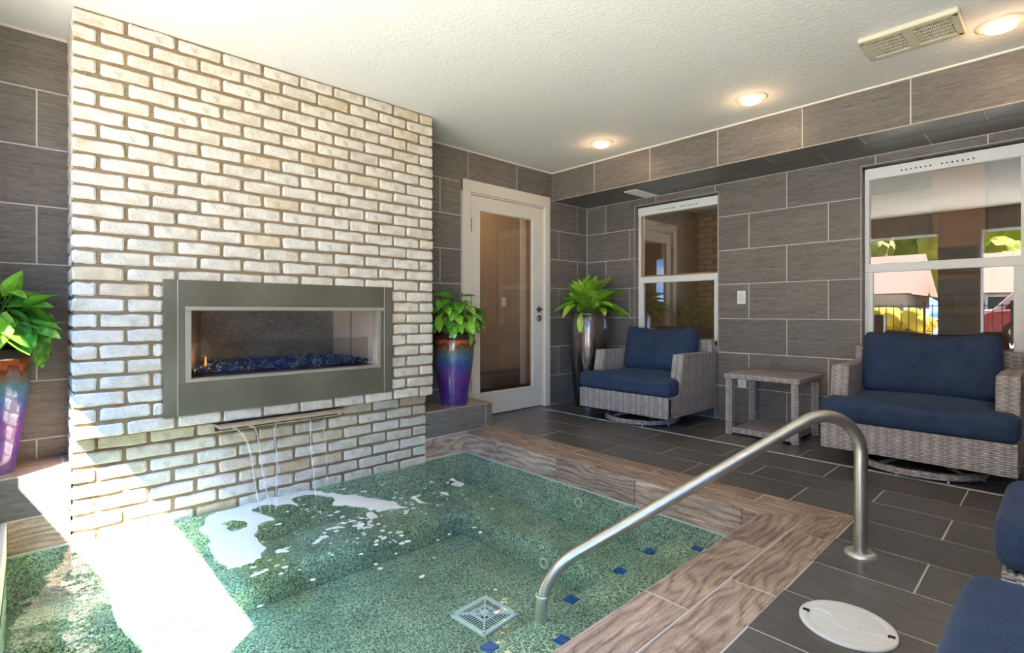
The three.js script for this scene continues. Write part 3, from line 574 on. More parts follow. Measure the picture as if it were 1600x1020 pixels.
// foam drifting on the water: flat patches cut from a noisy outline, and single bubbles
{
  const polys = [
    [[0.7, -3.2], [0.89, -3.235], [1.05, -3.25], [1.26, -3.24], [1.35, -3.08], [1.48, -2.82], [1.56, -2.65], [1.64, -2.62], [1.58, -2.54], [1.41, -2.59], [1.32, -2.83], [1.18, -2.94], [0.99, -2.9], [0.85, -2.86], [0.8, -2.77], [0.79, -2.56], [0.74, -2.46], [0.6, -2.44], [0.6, -2.62], [0.64, -2.84], [0.62, -3.04]],
    [[1.66, -2.68], [1.78, -2.7], [1.87, -2.6], [1.83, -2.48], [1.72, -2.46], [1.65, -2.55]], [[2.04, -2.81], [2.05, -2.67], [2.0, -2.61], [1.98, -2.7]], [[0.96, -2.48], [1.06, -2.52], [1.08, -2.48], [0.99, -2.46]],
    [[1.1, -2.59], [1.17, -2.57], [1.17, -2.54], [1.1, -2.57]], [[0.67, -2.34], [0.74, -2.37], [0.74, -2.35], [0.67, -2.32]], [[0.83, -2.51], [0.88, -2.48], [0.88, -2.46], [0.83, -2.46]], [[1.34, -2.61], [1.38, -2.62], [1.37, -2.52], [1.32, -2.53]],
  ];
  const holes = [[1.2, -3.0, 0.1], [1.02, -2.98, 0.09], [0.76, -2.95, 0.05], [1.59, -2.62, 0.045], [1.76, -2.58, 0.085], [0.95, -3.06, 0.05]];
  const sd = (x, z, P) => { let d = 9, ins = false; for (let i = 0, j = P.length - 1; i < P.length; j = i++) { const [ax, az] = P[j], [bx2, bz] = P[i], ex = bx2 - ax, ez = bz - az, t = Math.max(0, Math.min(1, ((x - ax) * ex + (z - az) * ez) / (ex * ex + ez * ez))); d = Math.min(d, Math.hypot(x - ax - ex * t, z - az - ez * t)); if ((az > z) !== (bz > z) && x < ((bx2 - ax) * (z - az)) / (bz - az) + ax) ins = !ins; } return ins ? d : -d; };
  const N = (x, z, n, k) => fbm(x / 3 + 0.5, z / 4 + 1, n, n, 3, k) - 0.5;
  const F = (x, z) => {
    const wx = x + 0.07 * N(x, z, 40, 131), wz = z + 0.07 * N(x, z, 40, 139);
    let v = -9; for (const P of polys) v = Math.max(v, sd(wx, wz, P));
    v += 0.02 * N(x, z, 130, 143);
    for (const [hx, hz, r] of holes) v = Math.min(v, Math.hypot(wx - hx, (wz - hz) * 0.7) - r + 0.05 * N(x, z, 70, 147));
    return v;
  };
  const pos = [], h = YW + 0.004, S = 0.011, nx = 170, nz = 96, x0 = 0.45, z0 = -3.25, val = [];
  for (let j = 0; j <= nz; j++) for (let i = 0; i <= nx; i++) val.push(F(x0 + i * S, z0 + j * S));
  const tri = (a, b, c) => {   // clip one triangle to value > 0
    const P = [a, b, c], out = [];
    for (let i = 0; i < 3; i++) { const p = P[i], q = P[(i + 1) % 3]; if (p[2] > 0) out.push(p); if ((p[2] > 0) !== (q[2] > 0)) { const t = p[2] / (p[2] - q[2]); out.push([p[0] + (q[0] - p[0]) * t, p[1] + (q[1] - p[1]) * t, 0]); } }
    for (let i = 1; i < out.length - 1; i++) for (const q of [out[0], out[i], out[i + 1]]) pos.push(q[0], h + Math.min(0.004, q[2] * 0.12), q[1]);
  };
  for (let j = 0; j < nz; j++) for (let i = 0; i < nx; i++) {
    const v = (a, b) => [x0 + (i + a) * S, z0 + (j + b) * S, val[(j + b) * (nx + 1) + i + a]];
    tri(v(0, 0), v(0, 1), v(1, 1)); tri(v(0, 0), v(1, 1), v(1, 0));
  }
  for (let i = 0; i < 200; i++) {
    const a = rnd() * 6.28, k = Math.pow(rnd(), 1.2), x = 1.25 + Math.cos(a) * k * 0.85, z = -2.5 + Math.sin(a) * k * 0.68, r = rr(0.004, 0.0145) * (1 - 0.3 * k), e = rr(0.8, 1.8), tw = rr(-0.6, 0.6);
    if (z < -3.2 || x < 0.6) continue;
    for (let s = 0; s < 9; s++) for (const t of [null, s + 1, s]) { const q = t === null ? 0 : r, th = (t ?? 0) * 0.698, px = Math.cos(th) * q * e, pz = Math.sin(th) * q; pos.push(x + px * Math.cos(tw) - pz * Math.sin(tw), h + (t === null ? 0.003 : 0), z + px * Math.sin(tw) + pz * Math.cos(tw)); }
  }
  let g = new THREE.BufferGeometry(); g.setAttribute('position', new THREE.Float32BufferAttribute(pos, 3)); g = mergeVertices(g, 1e-4); g.computeVertexNormals();
  const m = mesh('water_foam', g, std(0xecebdf, 0.85), scene); tag(m, 'white foam and bubbles drifting on the pool below the spout', 'foam', { kind: 'stuff' });
}
// main drain cover on the pool floor
{
  const white = std(0xdfe6e2, 0.5), dark = std(0x3c4436, 0.8), t = thing('drain_cover', 'square white slotted drain cover on the pool floor', 'drain', [1.645, -0.56, -1.965]);
  t.rotation.y = 0.07;
  mesh('base_plate', rbx(-0.115, 0.115, 0, 0.006, -0.115, 0.115, 0.002, 1), dark, t);
  mesh('rim', merge([rbx(-0.122, 0.122, 0, 0.014, 0.1, 0.122, 0.004, 1), rbx(-0.122, 0.122, 0, 0.014, -0.122, -0.1, 0.004, 1), rbx(-0.122, -0.1, 0, 0.014, -0.12, 0.12, 0.004, 1), rbx(0.1, 0.122, 0, 0.014, -0.12, 0.12, 0.004, 1)]), white, t);
  for (let k = 0; k < 4; k++) for (let i = 0; i < 13; i++) {   // slats of the four sloping sides
    const a = (i - 6) * 0.0145, reach = 0.1 - Math.max(0.05, Math.abs(a) ), m = mesh('slat', bx(-0.0018, 0.0018, 0.004, 0.0065, 0, Math.max(0.008, reach)), white, t);
    m.position.set(0, 0, 0); const r = (k * Math.PI) / 2; m.rotation.y = r; m.position.set(Math.cos(r) * a + Math.sin(r) * Math.max(0.05, Math.abs(a)), 0.002, -Math.sin(r) * a + Math.cos(r) * Math.max(0.05, Math.abs(a)));
  }
  for (const s of [-1, 1]) mesh('ridge', bx(-0.14, 0.14, 0.009, 0.02, -0.004, 0.004).rotateY(s * Math.PI / 4), white, t);
  for (let i = -1; i <= 1; i++) { mesh('grid_bar', bx(-0.05, 0.05, 0.01, 0.021, i * 0.048 - 0.003, i * 0.048 + 0.003), white, t); mesh('grid_bar', bx(i * 0.048 - 0.003, i * 0.048 + 0.003, 0.01, 0.021, -0.05, 0.05), white, t); }
  mesh('centre_cap', cyl(0.02, 0.022, 0.014, 20).translate(0, 0.018, 0), white, t);
}
// round skimmer lid let into the deck
{
  const white = std(0xe4e1da, 0.42), t = thing('skimmer_lid', 'round white plastic skimmer lid in the deck beside the coping', 'lid', [1.815, 0, -0.448]);
  const pr = [[0, 0.0075], [0.034, 0.0075], [0.036, 0.0055], [0.044, 0.0055], [0.046, 0.008], [0.096, 0.0085], [0.098, 0.0065], [0.104, 0.0065], [0.106, 0.009], [0.122, 0.009], [0.128, 0.0065], [0.1285, -0.002], [0, -0.002]].map(([r, y]) => new THREE.Vector2(r, y));
  const disc = new Brush(new THREE.LatheGeometry(pr.reverse(), 72)), ev = new Evaluator(); ev.attributes = ['position', 'normal', 'uv'];
  let cutOut = disc; disc.updateMatrixWorld();
  for (const s of [-1, 1]) { const b = new Brush(new THREE.SphereGeometry(1, 32, 20)); b.scale.set(0.032, 0.007, 0.02); b.position.set(Math.cos(1.44) * 0.072 * s - Math.sin(1.44) * 0.016 * s, 0.009, Math.sin(1.44) * 0.072 * s + Math.cos(1.44) * 0.016 * s); b.rotation.y = -1.44; b.updateMatrixWorld(); cutOut = ev.evaluate(cutOut, b, SUBTRACTION); }
  mesh('disc', cutOut.geometry, white, t);
  const rib = mesh('finger_grip', rbx(-0.094, 0.094, 0.007, 0.012, -0.0035, 0.0035, 0.0015, 1), white, t); rib.rotation.y = -1.44;
  const cap = mesh('centre_button', cyl(0.033, 0.034, 0.004, 40), white, t); cap.position.y = 0.0085;
  for (const s of [-1, 1]) { const n = mesh('slot', bx(-0.009, 0.009, 0.0, 0.0097, -0.007, 0.007), blackMetal, t); n.position.set(Math.cos(1.44) * 0.11 * s, 0, Math.sin(1.44) * 0.11 * s); n.rotation.y = -1.44; }
}
// stainless grab rail bending over the coping into the pool
{
  const t = thing('grab_rail', 'bent stainless steel grab rail reaching from the deck into the pool', 'handrail', [2.388, 0, -0.543]);
  const e = V3(-0.742, 0, -0.67), at = (s, y) => V3(e.x * s, y, e.z * s), C = [[0, -0.004], [0, 0.652], [1.257, -0.062], [1.277, -0.6]], R = [0, 0.147, 0.26, 0], pts = [at(...C[0])];
  for (let i = 1; i < 3; i++) {
    const p = new THREE.Vector2(...C[i]), a = new THREE.Vector2(...C[i - 1]).sub(p).normalize(), b = new THREE.Vector2(...C[i + 1]).sub(p).normalize(), half = Math.acos(a.dot(b)) / 2, d = R[i] / Math.tan(half);
    const c = p.clone().add(a.clone().add(b).normalize().multiplyScalar(R[i] / Math.sin(half))), A = p.clone().addScaledVector(a, d), B = p.clone().addScaledVector(b, d);
    const prev = pts[pts.length - 1], Aw = at(A.x, A.y); for (let k = 1; k < 6; k++) pts.push(prev.clone().lerp(Aw, k / 6));
    let t0 = Math.atan2(A.y - c.y, A.x - c.x), t1 = Math.atan2(B.y - c.y, B.x - c.x); if (t1 - t0 > Math.PI) t1 -= 2 * Math.PI; if (t0 - t1 > Math.PI) t1 += 2 * Math.PI;
    for (let k = 0; k <= 14; k++) { const th = t0 + ((t1 - t0) * k) / 14; pts.push(at(c.x + Math.cos(th) * R[i], c.y + Math.sin(th) * R[i])); }
  }
  const endp = at(...C[3]), pr = pts[pts.length - 1]; for (let k = 1; k <= 5; k++) pts.push(pr.clone().lerp(endp, k / 5));
  mesh('tube', new THREE.TubeGeometry(new THREE.CatmullRomCurve3(pts, false, 'centripetal'), 220, 0.0238, 20), steel, t);
  mesh('escutcheon', new THREE.LatheGeometry([[0.025, 0.013], [0.032, 0.016], [0.046, 0.014], [0.055, 0.008], [0.0565, 0]].map(([a, b]) => new THREE.Vector2(a, b)).reverse(), 40), std(0xd6d3cc, 0.3, { metalness: 0.7 }), t);
  const tie = mesh('cable_tie', new THREE.TorusGeometry(0.0255, 0.0022, 8, 32).rotateX(Math.PI / 2), std(0xe9e8e2, 0.5), t); const q = at(1.2585, -0.15); tie.position.copy(q);
}
// white slotted gutter grate at the left pool edge
{
  const t = thing('gutter_grate', 'white slatted gutter grate along the left pool edge', 'grate', [-0.245, 0, -2.1]);
  mesh('edge_bar', rbx(0.135, 0.155, -0.2, 0.002, -1.167, 1.12, 0.003, 1), std(0xe3ddcc, 0.6), t);
  for (let i = 0; i < 19; i++) mesh('slat', rbx(-0.15, 0.134, -0.025, 0.0, -1.16 + i * 0.12, -1.065 + i * 0.12, 0.004, 1), std(0xe9e6df, 0.5), t);
}

// ---------------------------------------------------------------- fittings
for (const [z, label] of [[-2.68, 'round recessed ceiling light nearest the door'], [-1.43, 'middle round recessed ceiling light of the row by the soffit'], [-0.21, 'round recessed ceiling light beside the ceiling vent']]) {
  const l = thing('recessed_light', label, 'light', [3.54, CE, z], { group: 'recessed lights along the soffit' });
  mesh('trim_ring', new THREE.LatheGeometry([[0.062, -0.002], [0.066, -0.01], [0.085, -0.01], [0.098, -0.004], [0.099, 0]].map(([a, b]) => new THREE.Vector2(a, b)), 48), paintWhite, l);
  mesh('lamp_lens', new THREE.LatheGeometry([[0, -0.034], [0.045, -0.033], [0.06, -0.026], [0.064, -0.012], [0.064, 0.002]].map(([a, b]) => new THREE.Vector2(a, b)), 40), lampGlow([1, 0.78, 0.5], 2.6), l);
  const p = new THREE.PointLight(new THREE.Color(1, 0.62, 0.32), 0.16); p.position.set(0, -0.05, 0); p.castShadow = true; p.shadow.radius = 2.5; l.add(p);
}
{
  const cream = std(0xd6cfb4, 0.5), v = thing('ceiling_vent', 'cream rectangular exhaust fan grille on the ceiling', 'vent', [3.325, CE, -0.535]);
  mesh('dark_backing', rbx(-0.125, 0.125, -0.016, 0, -0.185, 0.185, 0.004, 1), std(0x4a4030, 0.9), v);
  mesh('rim', merge([rbx(-0.15, -0.1, -0.03, 0, -0.205, 0.205, 0.012, 3), rbx(0.1, 0.15, -0.03, 0, -0.205, 0.205, 0.012, 3), rbx(-0.14, 0.14, -0.03, 0, -0.205, -0.165, 0.012, 3), rbx(-0.14, 0.14, -0.03, 0, 0.165, 0.205, 0.012, 3), rbx(-0.12, 0.12, -0.03, 0, -0.022, 0.022, 0.006, 2)]), cream, v);
  for (const s of [-1, 1]) for (let i = 0; i < 18; i++) mesh('louvre', bx(-0.1, 0.1, -0.026, -0.014, s * 0.0225 + s * (i + 0.5) * 0.0079 - 0.0022, s * 0.0225 + s * (i + 0.5) * 0.0079 + 0.0022), cream, v);
  for (let k = 1; k < 5; k++) mesh('cross_bar', bx(-0.1 + k * 0.04 - 0.0022, -0.1 + k * 0.04 + 0.0022, -0.027, -0.014, -0.17, 0.17), cream, v);
}
{
  const v = thing('soffit_vent', 'small white louvred vent under the soffit near the bronze pot', 'vent', [4.3, 2.108, -2.782]);
  mesh('plate', rbx(-0.185, 0.185, -0.01, 0, -0.072, 0.072, 0.004, 2), vinyl, v);
  for (let i = 0; i < 8; i++) mesh('louvre', bx(-0.165, 0.165, -0.0135, -0.009, -0.055 + i * 0.015, -0.049 + i * 0.015), vinyl, v);
}
{
  const s = thing('light_switch', 'white rocker light switch on the tiled wall between the windows', 'switch', [X1, 1.086, -1.906]);
  mesh('plate', rbx(-0.006, 0, -0.058, 0.058, -0.036, 0.036, 0.003, 2), vinyl, s);
  mesh('rocker', rbx(-0.009, -0.004, -0.034, 0.034, -0.017, 0.017, 0.002, 1), paintWhite, s);
  const o = thing('wall_outlet', 'white power outlet low on the tiled wall behind the side table', 'outlet', [X1, 0.36, -1.9]);
  mesh('plate', rbx(-0.006, 0, -0.058, 0.058, -0.036, 0.036, 0.003, 2), vinyl, o);
  for (const y of [-0.022, 0.022]) mesh('socket', rbx(-0.008, -0.004, y - 0.014, y + 0.014, -0.016, 0.016, 0.002, 1), paintWhite, o);
}

// ---------------------------------------------------------------- furniture
function puffBox(w, h, d, r, puff, nx = 22, ny = 10, nz = 18) {   // soft rounded cushion, centred
  let g = new THREE.BoxGeometry(w, h, d, nx, ny, nz); const p = g.attributes.position, v = V3(), c = V3();
  for (let i = 0; i < p.count; i++) {
    v.fromBufferAttribute(p, i);
    c.set(Math.max(-w / 2 + r, Math.min(w / 2 - r, v.x)), Math.max(-h / 2 + r, Math.min(h / 2 - r, v.y)), Math.max(-d / 2 + r, Math.min(d / 2 - r, v.z)));
    const o = v.clone().sub(c); if (o.lengthSq() > 1e-9) v.copy(c).add(o.normalize().multiplyScalar(r));
    const fx = 1 - (2 * v.x / w) ** 2, fy = 1 - (2 * v.y / h) ** 2, fz = 1 - (2 * v.z / d) ** 2;
    v.x += Math.sign(v.x) * puff[0] * fy * fz * Math.abs(2 * v.x / w) ** 3; v.y += Math.sign(v.y) * puff[1] * Math.max(0, fx) * Math.max(0, fz) * Math.abs(2 * v.y / h) ** 3; v.z += Math.sign(v.z) * puff[2] * Math.max(0, fx) * Math.max(0, fy) * Math.abs(2 * v.z / d) ** 3;
    p.setXYZ(i, v.x, v.y, v.z);
  }
  g = mergeVertices((g.deleteAttribute('uv'), g.deleteAttribute('normal'), g), 1e-5); g.computeVertexNormals();
  return g;
}
function makeArmchair(name, label) {   // faces +z, 0.9 wide
  const t = thing(name, label, 'armchair', [0, 0, 0], { group: 'wicker swivel armchairs' });
  const HW = 0.45, wk = (n, g, par = t) => mesh(n, boxUV(g, 1, rnd(), rnd()), wicker, par);
  wk('front_panel', rbx(-HW, HW, 0.105, 0.275, 0.36, 0.405, 0.008, 2));
  const side = new THREE.Shape([[-0.42, 0.105], [0.402, 0.105], [0.402, 0.272], [0.25, 0.272], [0.232, 0.3], [0.204, 0.4], [0.163, 0.605], [-0.42, 0.605]].map(([a, b]) => new THREE.Vector2(a, b)));
  for (const s of [-1, 1]) {
    const g = new THREE.ExtrudeGeometry(side, { depth: 0.088, bevelEnabled: true, bevelThickness: 0.006, bevelSize: 0.006, bevelOffset: -0.006, bevelSegments: 2 });
    g.rotateY(-Math.PI / 2).translate(s > 0 ? HW - 0.006 : -HW + 0.094, 0, 0);   // (z, y) outline, thickness along x
    wk('arm', g);
  }
  const bk = wk('backrest', rbx(-HW + 0.01, HW - 0.01, 0.11, 0.71, -0.04, 0.03, 0.01, 2)); bk.position.z = -0.378; bk.rotation.x = -0.012;
  wk('seat_deck', rbx(-0.36, 0.36, 0.2, 0.27, -0.36, 0.37, 0.01, 1));
  // T-shaped seat cushion: full width in front of the arms, narrow between them
  const W = 0.915, D = 0.72, g = puffBox(W, 0.14, D, 0.042, [0.0, 0.02, 0.008], 26, 8, 40), p = g.attributes.position, step = D / 2 - 0.168;
  for (let i = 0; i < p.count; i++) { const z = p.getZ(i), k = Math.min(1, Math.max(0, (step - z) / 0.02)); p.setX(i, p.getX(i) * (1 - k * 0.235)); }
  g.computeVertexNormals();
  const sc = mesh('seat_cushion', boxUV(g, 1, rnd(), rnd()), fabric, t); sc.position.set(0, 0.345, 0.417 - D / 2);
  const tube = (a, b, r) => new THREE.TubeGeometry(new THREE.LineCurve3(a, b), 1, r, 8);
  const bc = mesh('back_cushion', boxUV(puffBox(0.7, 0.42, 0.15, 0.05, [0.012, 0.012, 0.045]), 1, rnd(), rnd()), fabric, t); bc.position.set(0, 0.615, -0.225); bc.rotation.x = -0.24;
  { const q = bc.geometry.attributes.position; for (let i = 0; i < q.count; i++) { const x = q.getX(i), y = q.getY(i); if (y > 0.1) q.setY(i, y - 0.036 * Math.cos((x / 0.35) * Math.PI / 2) * ((y - 0.1) / 0.1) + 0.004 * Math.sin(x * 31)); } bc.geometry.computeVertexNormals(); bc.geometry = boxUV(smooth(bc.geometry)); }
  mesh('cushion_welt', tube(V3(-0.3, 0.2, 0), V3(0.3, 0.2, 0), 0.002).translate(0, 0, 0.02), fabric, bc);
  const sw = new THREE.Group(); sw.name = 'swivel_base'; t.add(sw); sw.position.set(0, 0, 0.08);
  const ringG = new THREE.LatheGeometry([[0.285, 0.014], [0.32, 0.014], [0.323, 0.02], [0.323, 0.044], [0.318, 0.05], [0.288, 0.05], [0.284, 0.044], [0.284, 0.018], [0.285, 0.014]].map(([a, b]) => new THREE.Vector2(a, b)), 72);
  { const u = ringG.attributes.uv, q = ringG.attributes.position; for (let i = 0; i < u.count; i++) u.setXY(i, Math.atan2(q.getZ(i), q.getX(i)) * 0.32, q.getY(i) + Math.hypot(q.getX(i), q.getZ(i))); }
  mesh('ring', ringG, wicker, sw);
  for (let k = 0; k < 4; k++) { const a = (k * Math.PI) / 2 + 0.6, m = mesh('spoke', tube(V3(Math.cos(a) * 0.3, 0.032, Math.sin(a) * 0.3), V3(Math.cos(a) * 0.05, 0.085, Math.sin(a) * 0.05), 0.013), std(0x9c9690, 0.45, { metalness: 0.4 }), sw); }
  mesh('hub', cyl(0.08, 0.09, 0.06, 28).translate(0, 0.085, 0), blackMetal, sw);
  for (let k = 0; k < 8; k++) { const a = (k * Math.PI) / 4 + 0.2, m = mesh('foot', cyl(0.008, 0.007, 0.016, 10), vinyl, sw); m.position.set(Math.cos(a) * 0.304, 0.008, Math.sin(a) * 0.304); }
  return t;
}
function smooth(g) { const h = g.clone(); h.deleteAttribute('uv'); h.deleteAttribute('normal'); const m = mergeVertices(h, 1e-5); m.computeVertexNormals(); return m; }
{
  const chairs = [
    ['wicker swivel armchair with navy cushions beside the bronze pot', 4.062, -2.567, -Math.PI / 2],
    ['wicker swivel armchair with navy cushions in front of the right window', 4.072, -0.603, -Math.PI / 2],
    ['navy-cushioned wicker armchair nearest the camera, cut off by the bottom right corner', 1.005, 0.275, Math.PI],
  ];
  chairs.forEach(([label, x, z, turn], i) => {
    const c = makeArmchair('swivel_armchair', label); c.position.set(x, 0, z); c.rotation.y = turn;
  });
}
{
  const t = thing('wicker_ottoman', 'wicker ottoman with a navy cushion at the right photo edge, beyond the nearest armchair', 'ottoman', [2.11, 0, 0.135]);
  for (const [n, g] of [['base_panel', rbx(-0.25, 0.25, 0.03, 0.275, -0.245, -0.215, 0.006, 1)], ['base_panel', rbx(-0.25, 0.25, 0.03, 0.275, 0.215, 0.245, 0.006, 1)], ['base_panel', rbx(-0.25, -0.22, 0.03, 0.275, -0.216, 0.216, 0.006, 1)], ['base_panel', rbx(0.22, 0.25, 0.03, 0.275, -0.216, 0.216, 0.006, 1)]]) mesh(n, boxUV(g, 1, rnd(), rnd()), wicker, t);
  for (const a of [-1, 1]) for (const b of [-1, 1]) { const f = mesh('foot', cyl(0.015, 0.013, 0.03, 12).translate(0, 0.015, 0), blackMetal, t); f.position.set(a * 0.225, 0, b * 0.225); }
  const c = mesh('cushion', boxUV(puffBox(0.505, 0.14, 0.52, 0.042, [0.004, 0.02, 0.004]), 1, rnd(), rnd()), fabric, t); c.position.y = 0.345;
}
{
  const t = thing('side_table', 'square wicker side table with a low shelf between the armchairs', 'table', [4.24, 0, -1.55]);
  const wk = (n, ...a) => mesh(n, boxUV(rbx(...a, 0.005, 1), 1, rnd(), rnd()), wicker, t), w = 0.245, d = 0.275;
  wk('table_top', -w - 0.005, w + 0.005, 0.437, 0.477, -d, d);
  for (const sx of [-1, 1]) for (const sz of [-1, 1]) wk('leg', sx > 0 ? w - 0.052 : -w, sx > 0 ? w : -w + 0.052, 0, 0.437, sz > 0 ? d - 0.062 : -d + 0.01, sz > 0 ? d - 0.01 : -d + 0.062);
  wk('shelf', -w + 0.006, w - 0.006, 0.014, 0.058, -d + 0.062, d - 0.062);
}

// ---------------------------------------------------------------- potted plants
function potGeo(prof, seg = 64) {
  const pts = new THREE.SplineCurve(prof.map(([r, y]) => new THREE.Vector2(r, y))).getPoints(60);
  return new THREE.LatheGeometry(pts, seg);
}
const lerp = (a, b, t) => a + (b - a) * Math.max(0, Math.min(1, t));
const GL = [[0, [72, 44, 118]], [0.26, [82, 48, 130]], [0.36, [104, 50, 122]], [0.5, [78, 62, 136]], [0.6, [60, 92, 142]], [0.7, [74, 112, 128]], [0.79, [122, 92, 70]], [0.845, [92, 46, 26]], [0.865, [196, 92, 42]], [0.905, [186, 84, 40]], [0.92, [62, 44, 34]], [1, [52, 42, 36]]];
const glazeMap = tex(1024, 1024, (u, v, o) => {
  const run = (fbm(u, v, 40, 5, 3, 151) - 0.5) * 0.09 + (fbm(u, v, 120, 6, 2, 153) - 0.5) * 0.05, q = Math.max(0, Math.min(0.999, v + (v < 0.9 ? run : run * 0.25)));
  let i = 0; while (i < GL.length - 2 && GL[i + 1][0] < q) i++;
  const t = (q - GL[i][0]) / (GL[i + 1][0] - GL[i][0]), n = (fbm(u, v, 16, 20, 3, 157) - 0.5) * 46;
  for (let c = 0; c < 3; c++) o[c] = lerp(GL[i][1][c], GL[i + 1][1][c], t) + n * (c === 0 ? 1.1 : c === 1 ? 0.5 : 0.9);
});
const glaze = phys(0xffffff, 0.3, { map: glazeMap, clearcoat: 1, clearcoatRoughness: 0.05, bumpMap: tex(256, 256, grey((u, v) => fbm(u, v, 30, 20, 3, 161)), false), bumpScale: 0.003 });
const bronzeMap = tex(1024, 1024, (u, v, o) => {
  const run = (fbm(u, v, 90, 3, 2, 171) - 0.5) * 0.5, d = v + run, n = (fbm(u, v, 30, 30, 3, 173) - 0.5) * 30, top = Math.max(0, Math.min(1, (d - 0.34) / 0.3));
  o[0] = lerp(26, 112, top) + n; o[1] = lerp(24, 96, top) + n; o[2] = lerp(27, 86, top) + n;
});
const bronze = phys(0xffffff, 0.24, { map: bronzeMap, metalness: 0.45, clearcoat: 0.9, clearcoatRoughness: 0.06, bumpMap: tex(256, 256, grey((u, v) => fbm(u, v, 40, 16, 3, 175)), false), bumpScale: 0.004 });
const soilMat = std(0x33271c, 0.95);
const leafTex = (a, b) => tex(256, 256, (u, v, o) => {
  const rib = Math.abs(v - 0.5) < 0.02 ? 1 : 0, vein = Math.sin((u * 9 - Math.abs(v - 0.5) * 7) * 6.28) > 0.93 ? 0.5 : 0, n = fbm(u, v, 6, 6, 4, 181), m = n > 0.62 ? 0.6 : 0, k = (n - 0.5) * 34;
  for (let c = 0; c < 3; c++) o[c] = lerp(a[c], b[c], Math.max(rib, vein, m)) + k;
});
const leafMats = [[[98, 164, 44], [160, 206, 92]], [[128, 190, 54], [190, 224, 112]], [[74, 136, 42], [130, 180, 76]]].map(([a, b]) => phys(0xffffff, 0.34, { map: leafTex(a, b), side: THREE.DoubleSide, transmission: 0.0, clearcoat: 0.35, clearcoatRoughness: 0.25 }));
const spearMats = [[[146, 196, 48], [190, 222, 104]], [[172, 214, 64], [212, 234, 130]], [[108, 164, 42], [156, 196, 80]]].map(([a, b]) => phys(0xffffff, 0.36, { map: leafTex(a, b), side: THREE.DoubleSide, clearcoat: 0.35, clearcoatRoughness: 0.25 }));
const stemMat = std(0x7ea03c, 0.5);
function leafGeo(prof, fold, droop, wave, nl = 8) {   // unit leaf along +z from its stalk, up +y
  const pos = [], uv = [], idx = [];
  for (let i = 0; i <= nl; i++) { const t = i / nl, w = prof(t); for (let j = -2; j <= 2; j++) { const s = j / 2; pos.push(s * w, Math.abs(s) * w * fold - droop * t * t + wave * Math.sin(t * 9 + j), t - (t < 0.16 ? Math.abs(s) * 0.14 * (1 - t / 0.16) : 0)); uv.push(t, 0.5 + s * 0.5); } }
  for (let i = 0; i < nl; i++) for (let j = 0; j < 4; j++) { const a = i * 5 + j; idx.push(a, a + 5, a + 1, a + 1, a + 5, a + 6); }
  const g = new THREE.BufferGeometry(); g.setAttribute('position', new THREE.Float32BufferAttribute(pos, 3)); g.setAttribute('uv', new THREE.Float32BufferAttribute(uv, 2)); g.setIndex(idx); g.computeVertexNormals(); return g;
}
const heart = (t) => 0.42 * Math.pow(Math.sin(Math.PI * Math.min(1, 0.18 + 0.82 * Math.pow(t, 0.85))), 0.8) * (1 - 0.18 * t) + (t < 0.05 ? 0.0 : 0);
const spear = (t) => 0.175 * Math.pow(Math.sin(Math.PI * Math.pow(Math.min(1, t * 0.985 + 0.012), 0.82)), 0.75);
const hearts = [leafGeo(heart, 0.32, 0.12, 0.012), leafGeo(heart, 0.45, 0.28, 0.02), leafGeo(heart, 0.22, 0.4, 0.02)], spears = [leafGeo(spear, 0.5, 0.12, 0.006, 9), leafGeo(spear, 0.5, 0.35, 0.008, 9), leafGeo(spear, 0.4, 0.6, 0.008, 9)];
let LIM = [-9, 9, -3.605];
function putLeaf(t, geos, mats, base, tip, size, roll, stemFrom, sag = 0.02) {
  const dir = tip.clone().sub(base).normalize(), m = mesh('leaf', pick(geos), pick(mats), t);
  const side = V3(0, 1, 0).cross(dir); if (side.lengthSq() < 1e-4) side.set(1, 0, 0); side.normalize();
  const up = dir.clone().cross(side).normalize(); side.applyAxisAngle(dir, roll); up.applyAxisAngle(dir, roll);
  m.quaternion.setFromRotationMatrix(new THREE.Matrix4().makeBasis(side, up, dir)); m.position.copy(base); m.scale.setScalar(size);
  t.updateMatrixWorld(true);   // pull a leaf that would touch a wall back into the room
  const bb = new THREE.Box3().setFromObject(m), sh = V3(Math.min(0, LIM[1] - bb.max.x) + Math.max(0, LIM[0] - bb.min.x), 0, Math.max(0, LIM[2] - bb.min.z));
  m.position.add(sh); base = base.clone().add(sh);
  if (stemFrom) {
    const mid = stemFrom.clone().lerp(base, 0.55).add(V3(0, sag, 0));
    mesh('stem', new THREE.TubeGeometry(new THREE.QuadraticBezierCurve3(stemFrom, mid, base), 7, 0.0032, 5), stemMat, t);
  }
}
function keepClear(b, o, s, zMin, [xMin, xMax]) {   // leaves do not grow into the walls
  o.normalize(); b.z = Math.max(b.z, zMin + 0.05); b.x = Math.min(xMax - 0.05, Math.max(xMin + 0.05, b.x));
  const m = 0.45 * s;
  if (b.z + o.z * s - m * 0.6 < zMin) o.z = Math.max((zMin + m * 0.6 - b.z) / s, -0.02) + 0.05;
  if (b.x + o.x * s + m * 0.5 > xMax) o.x = (xMax - m * 0.5 - b.x) / s; if (b.x + o.x * s - m * 0.5 < xMin) o.x = (xMin + m * 0.5 - b.x) / s;
}
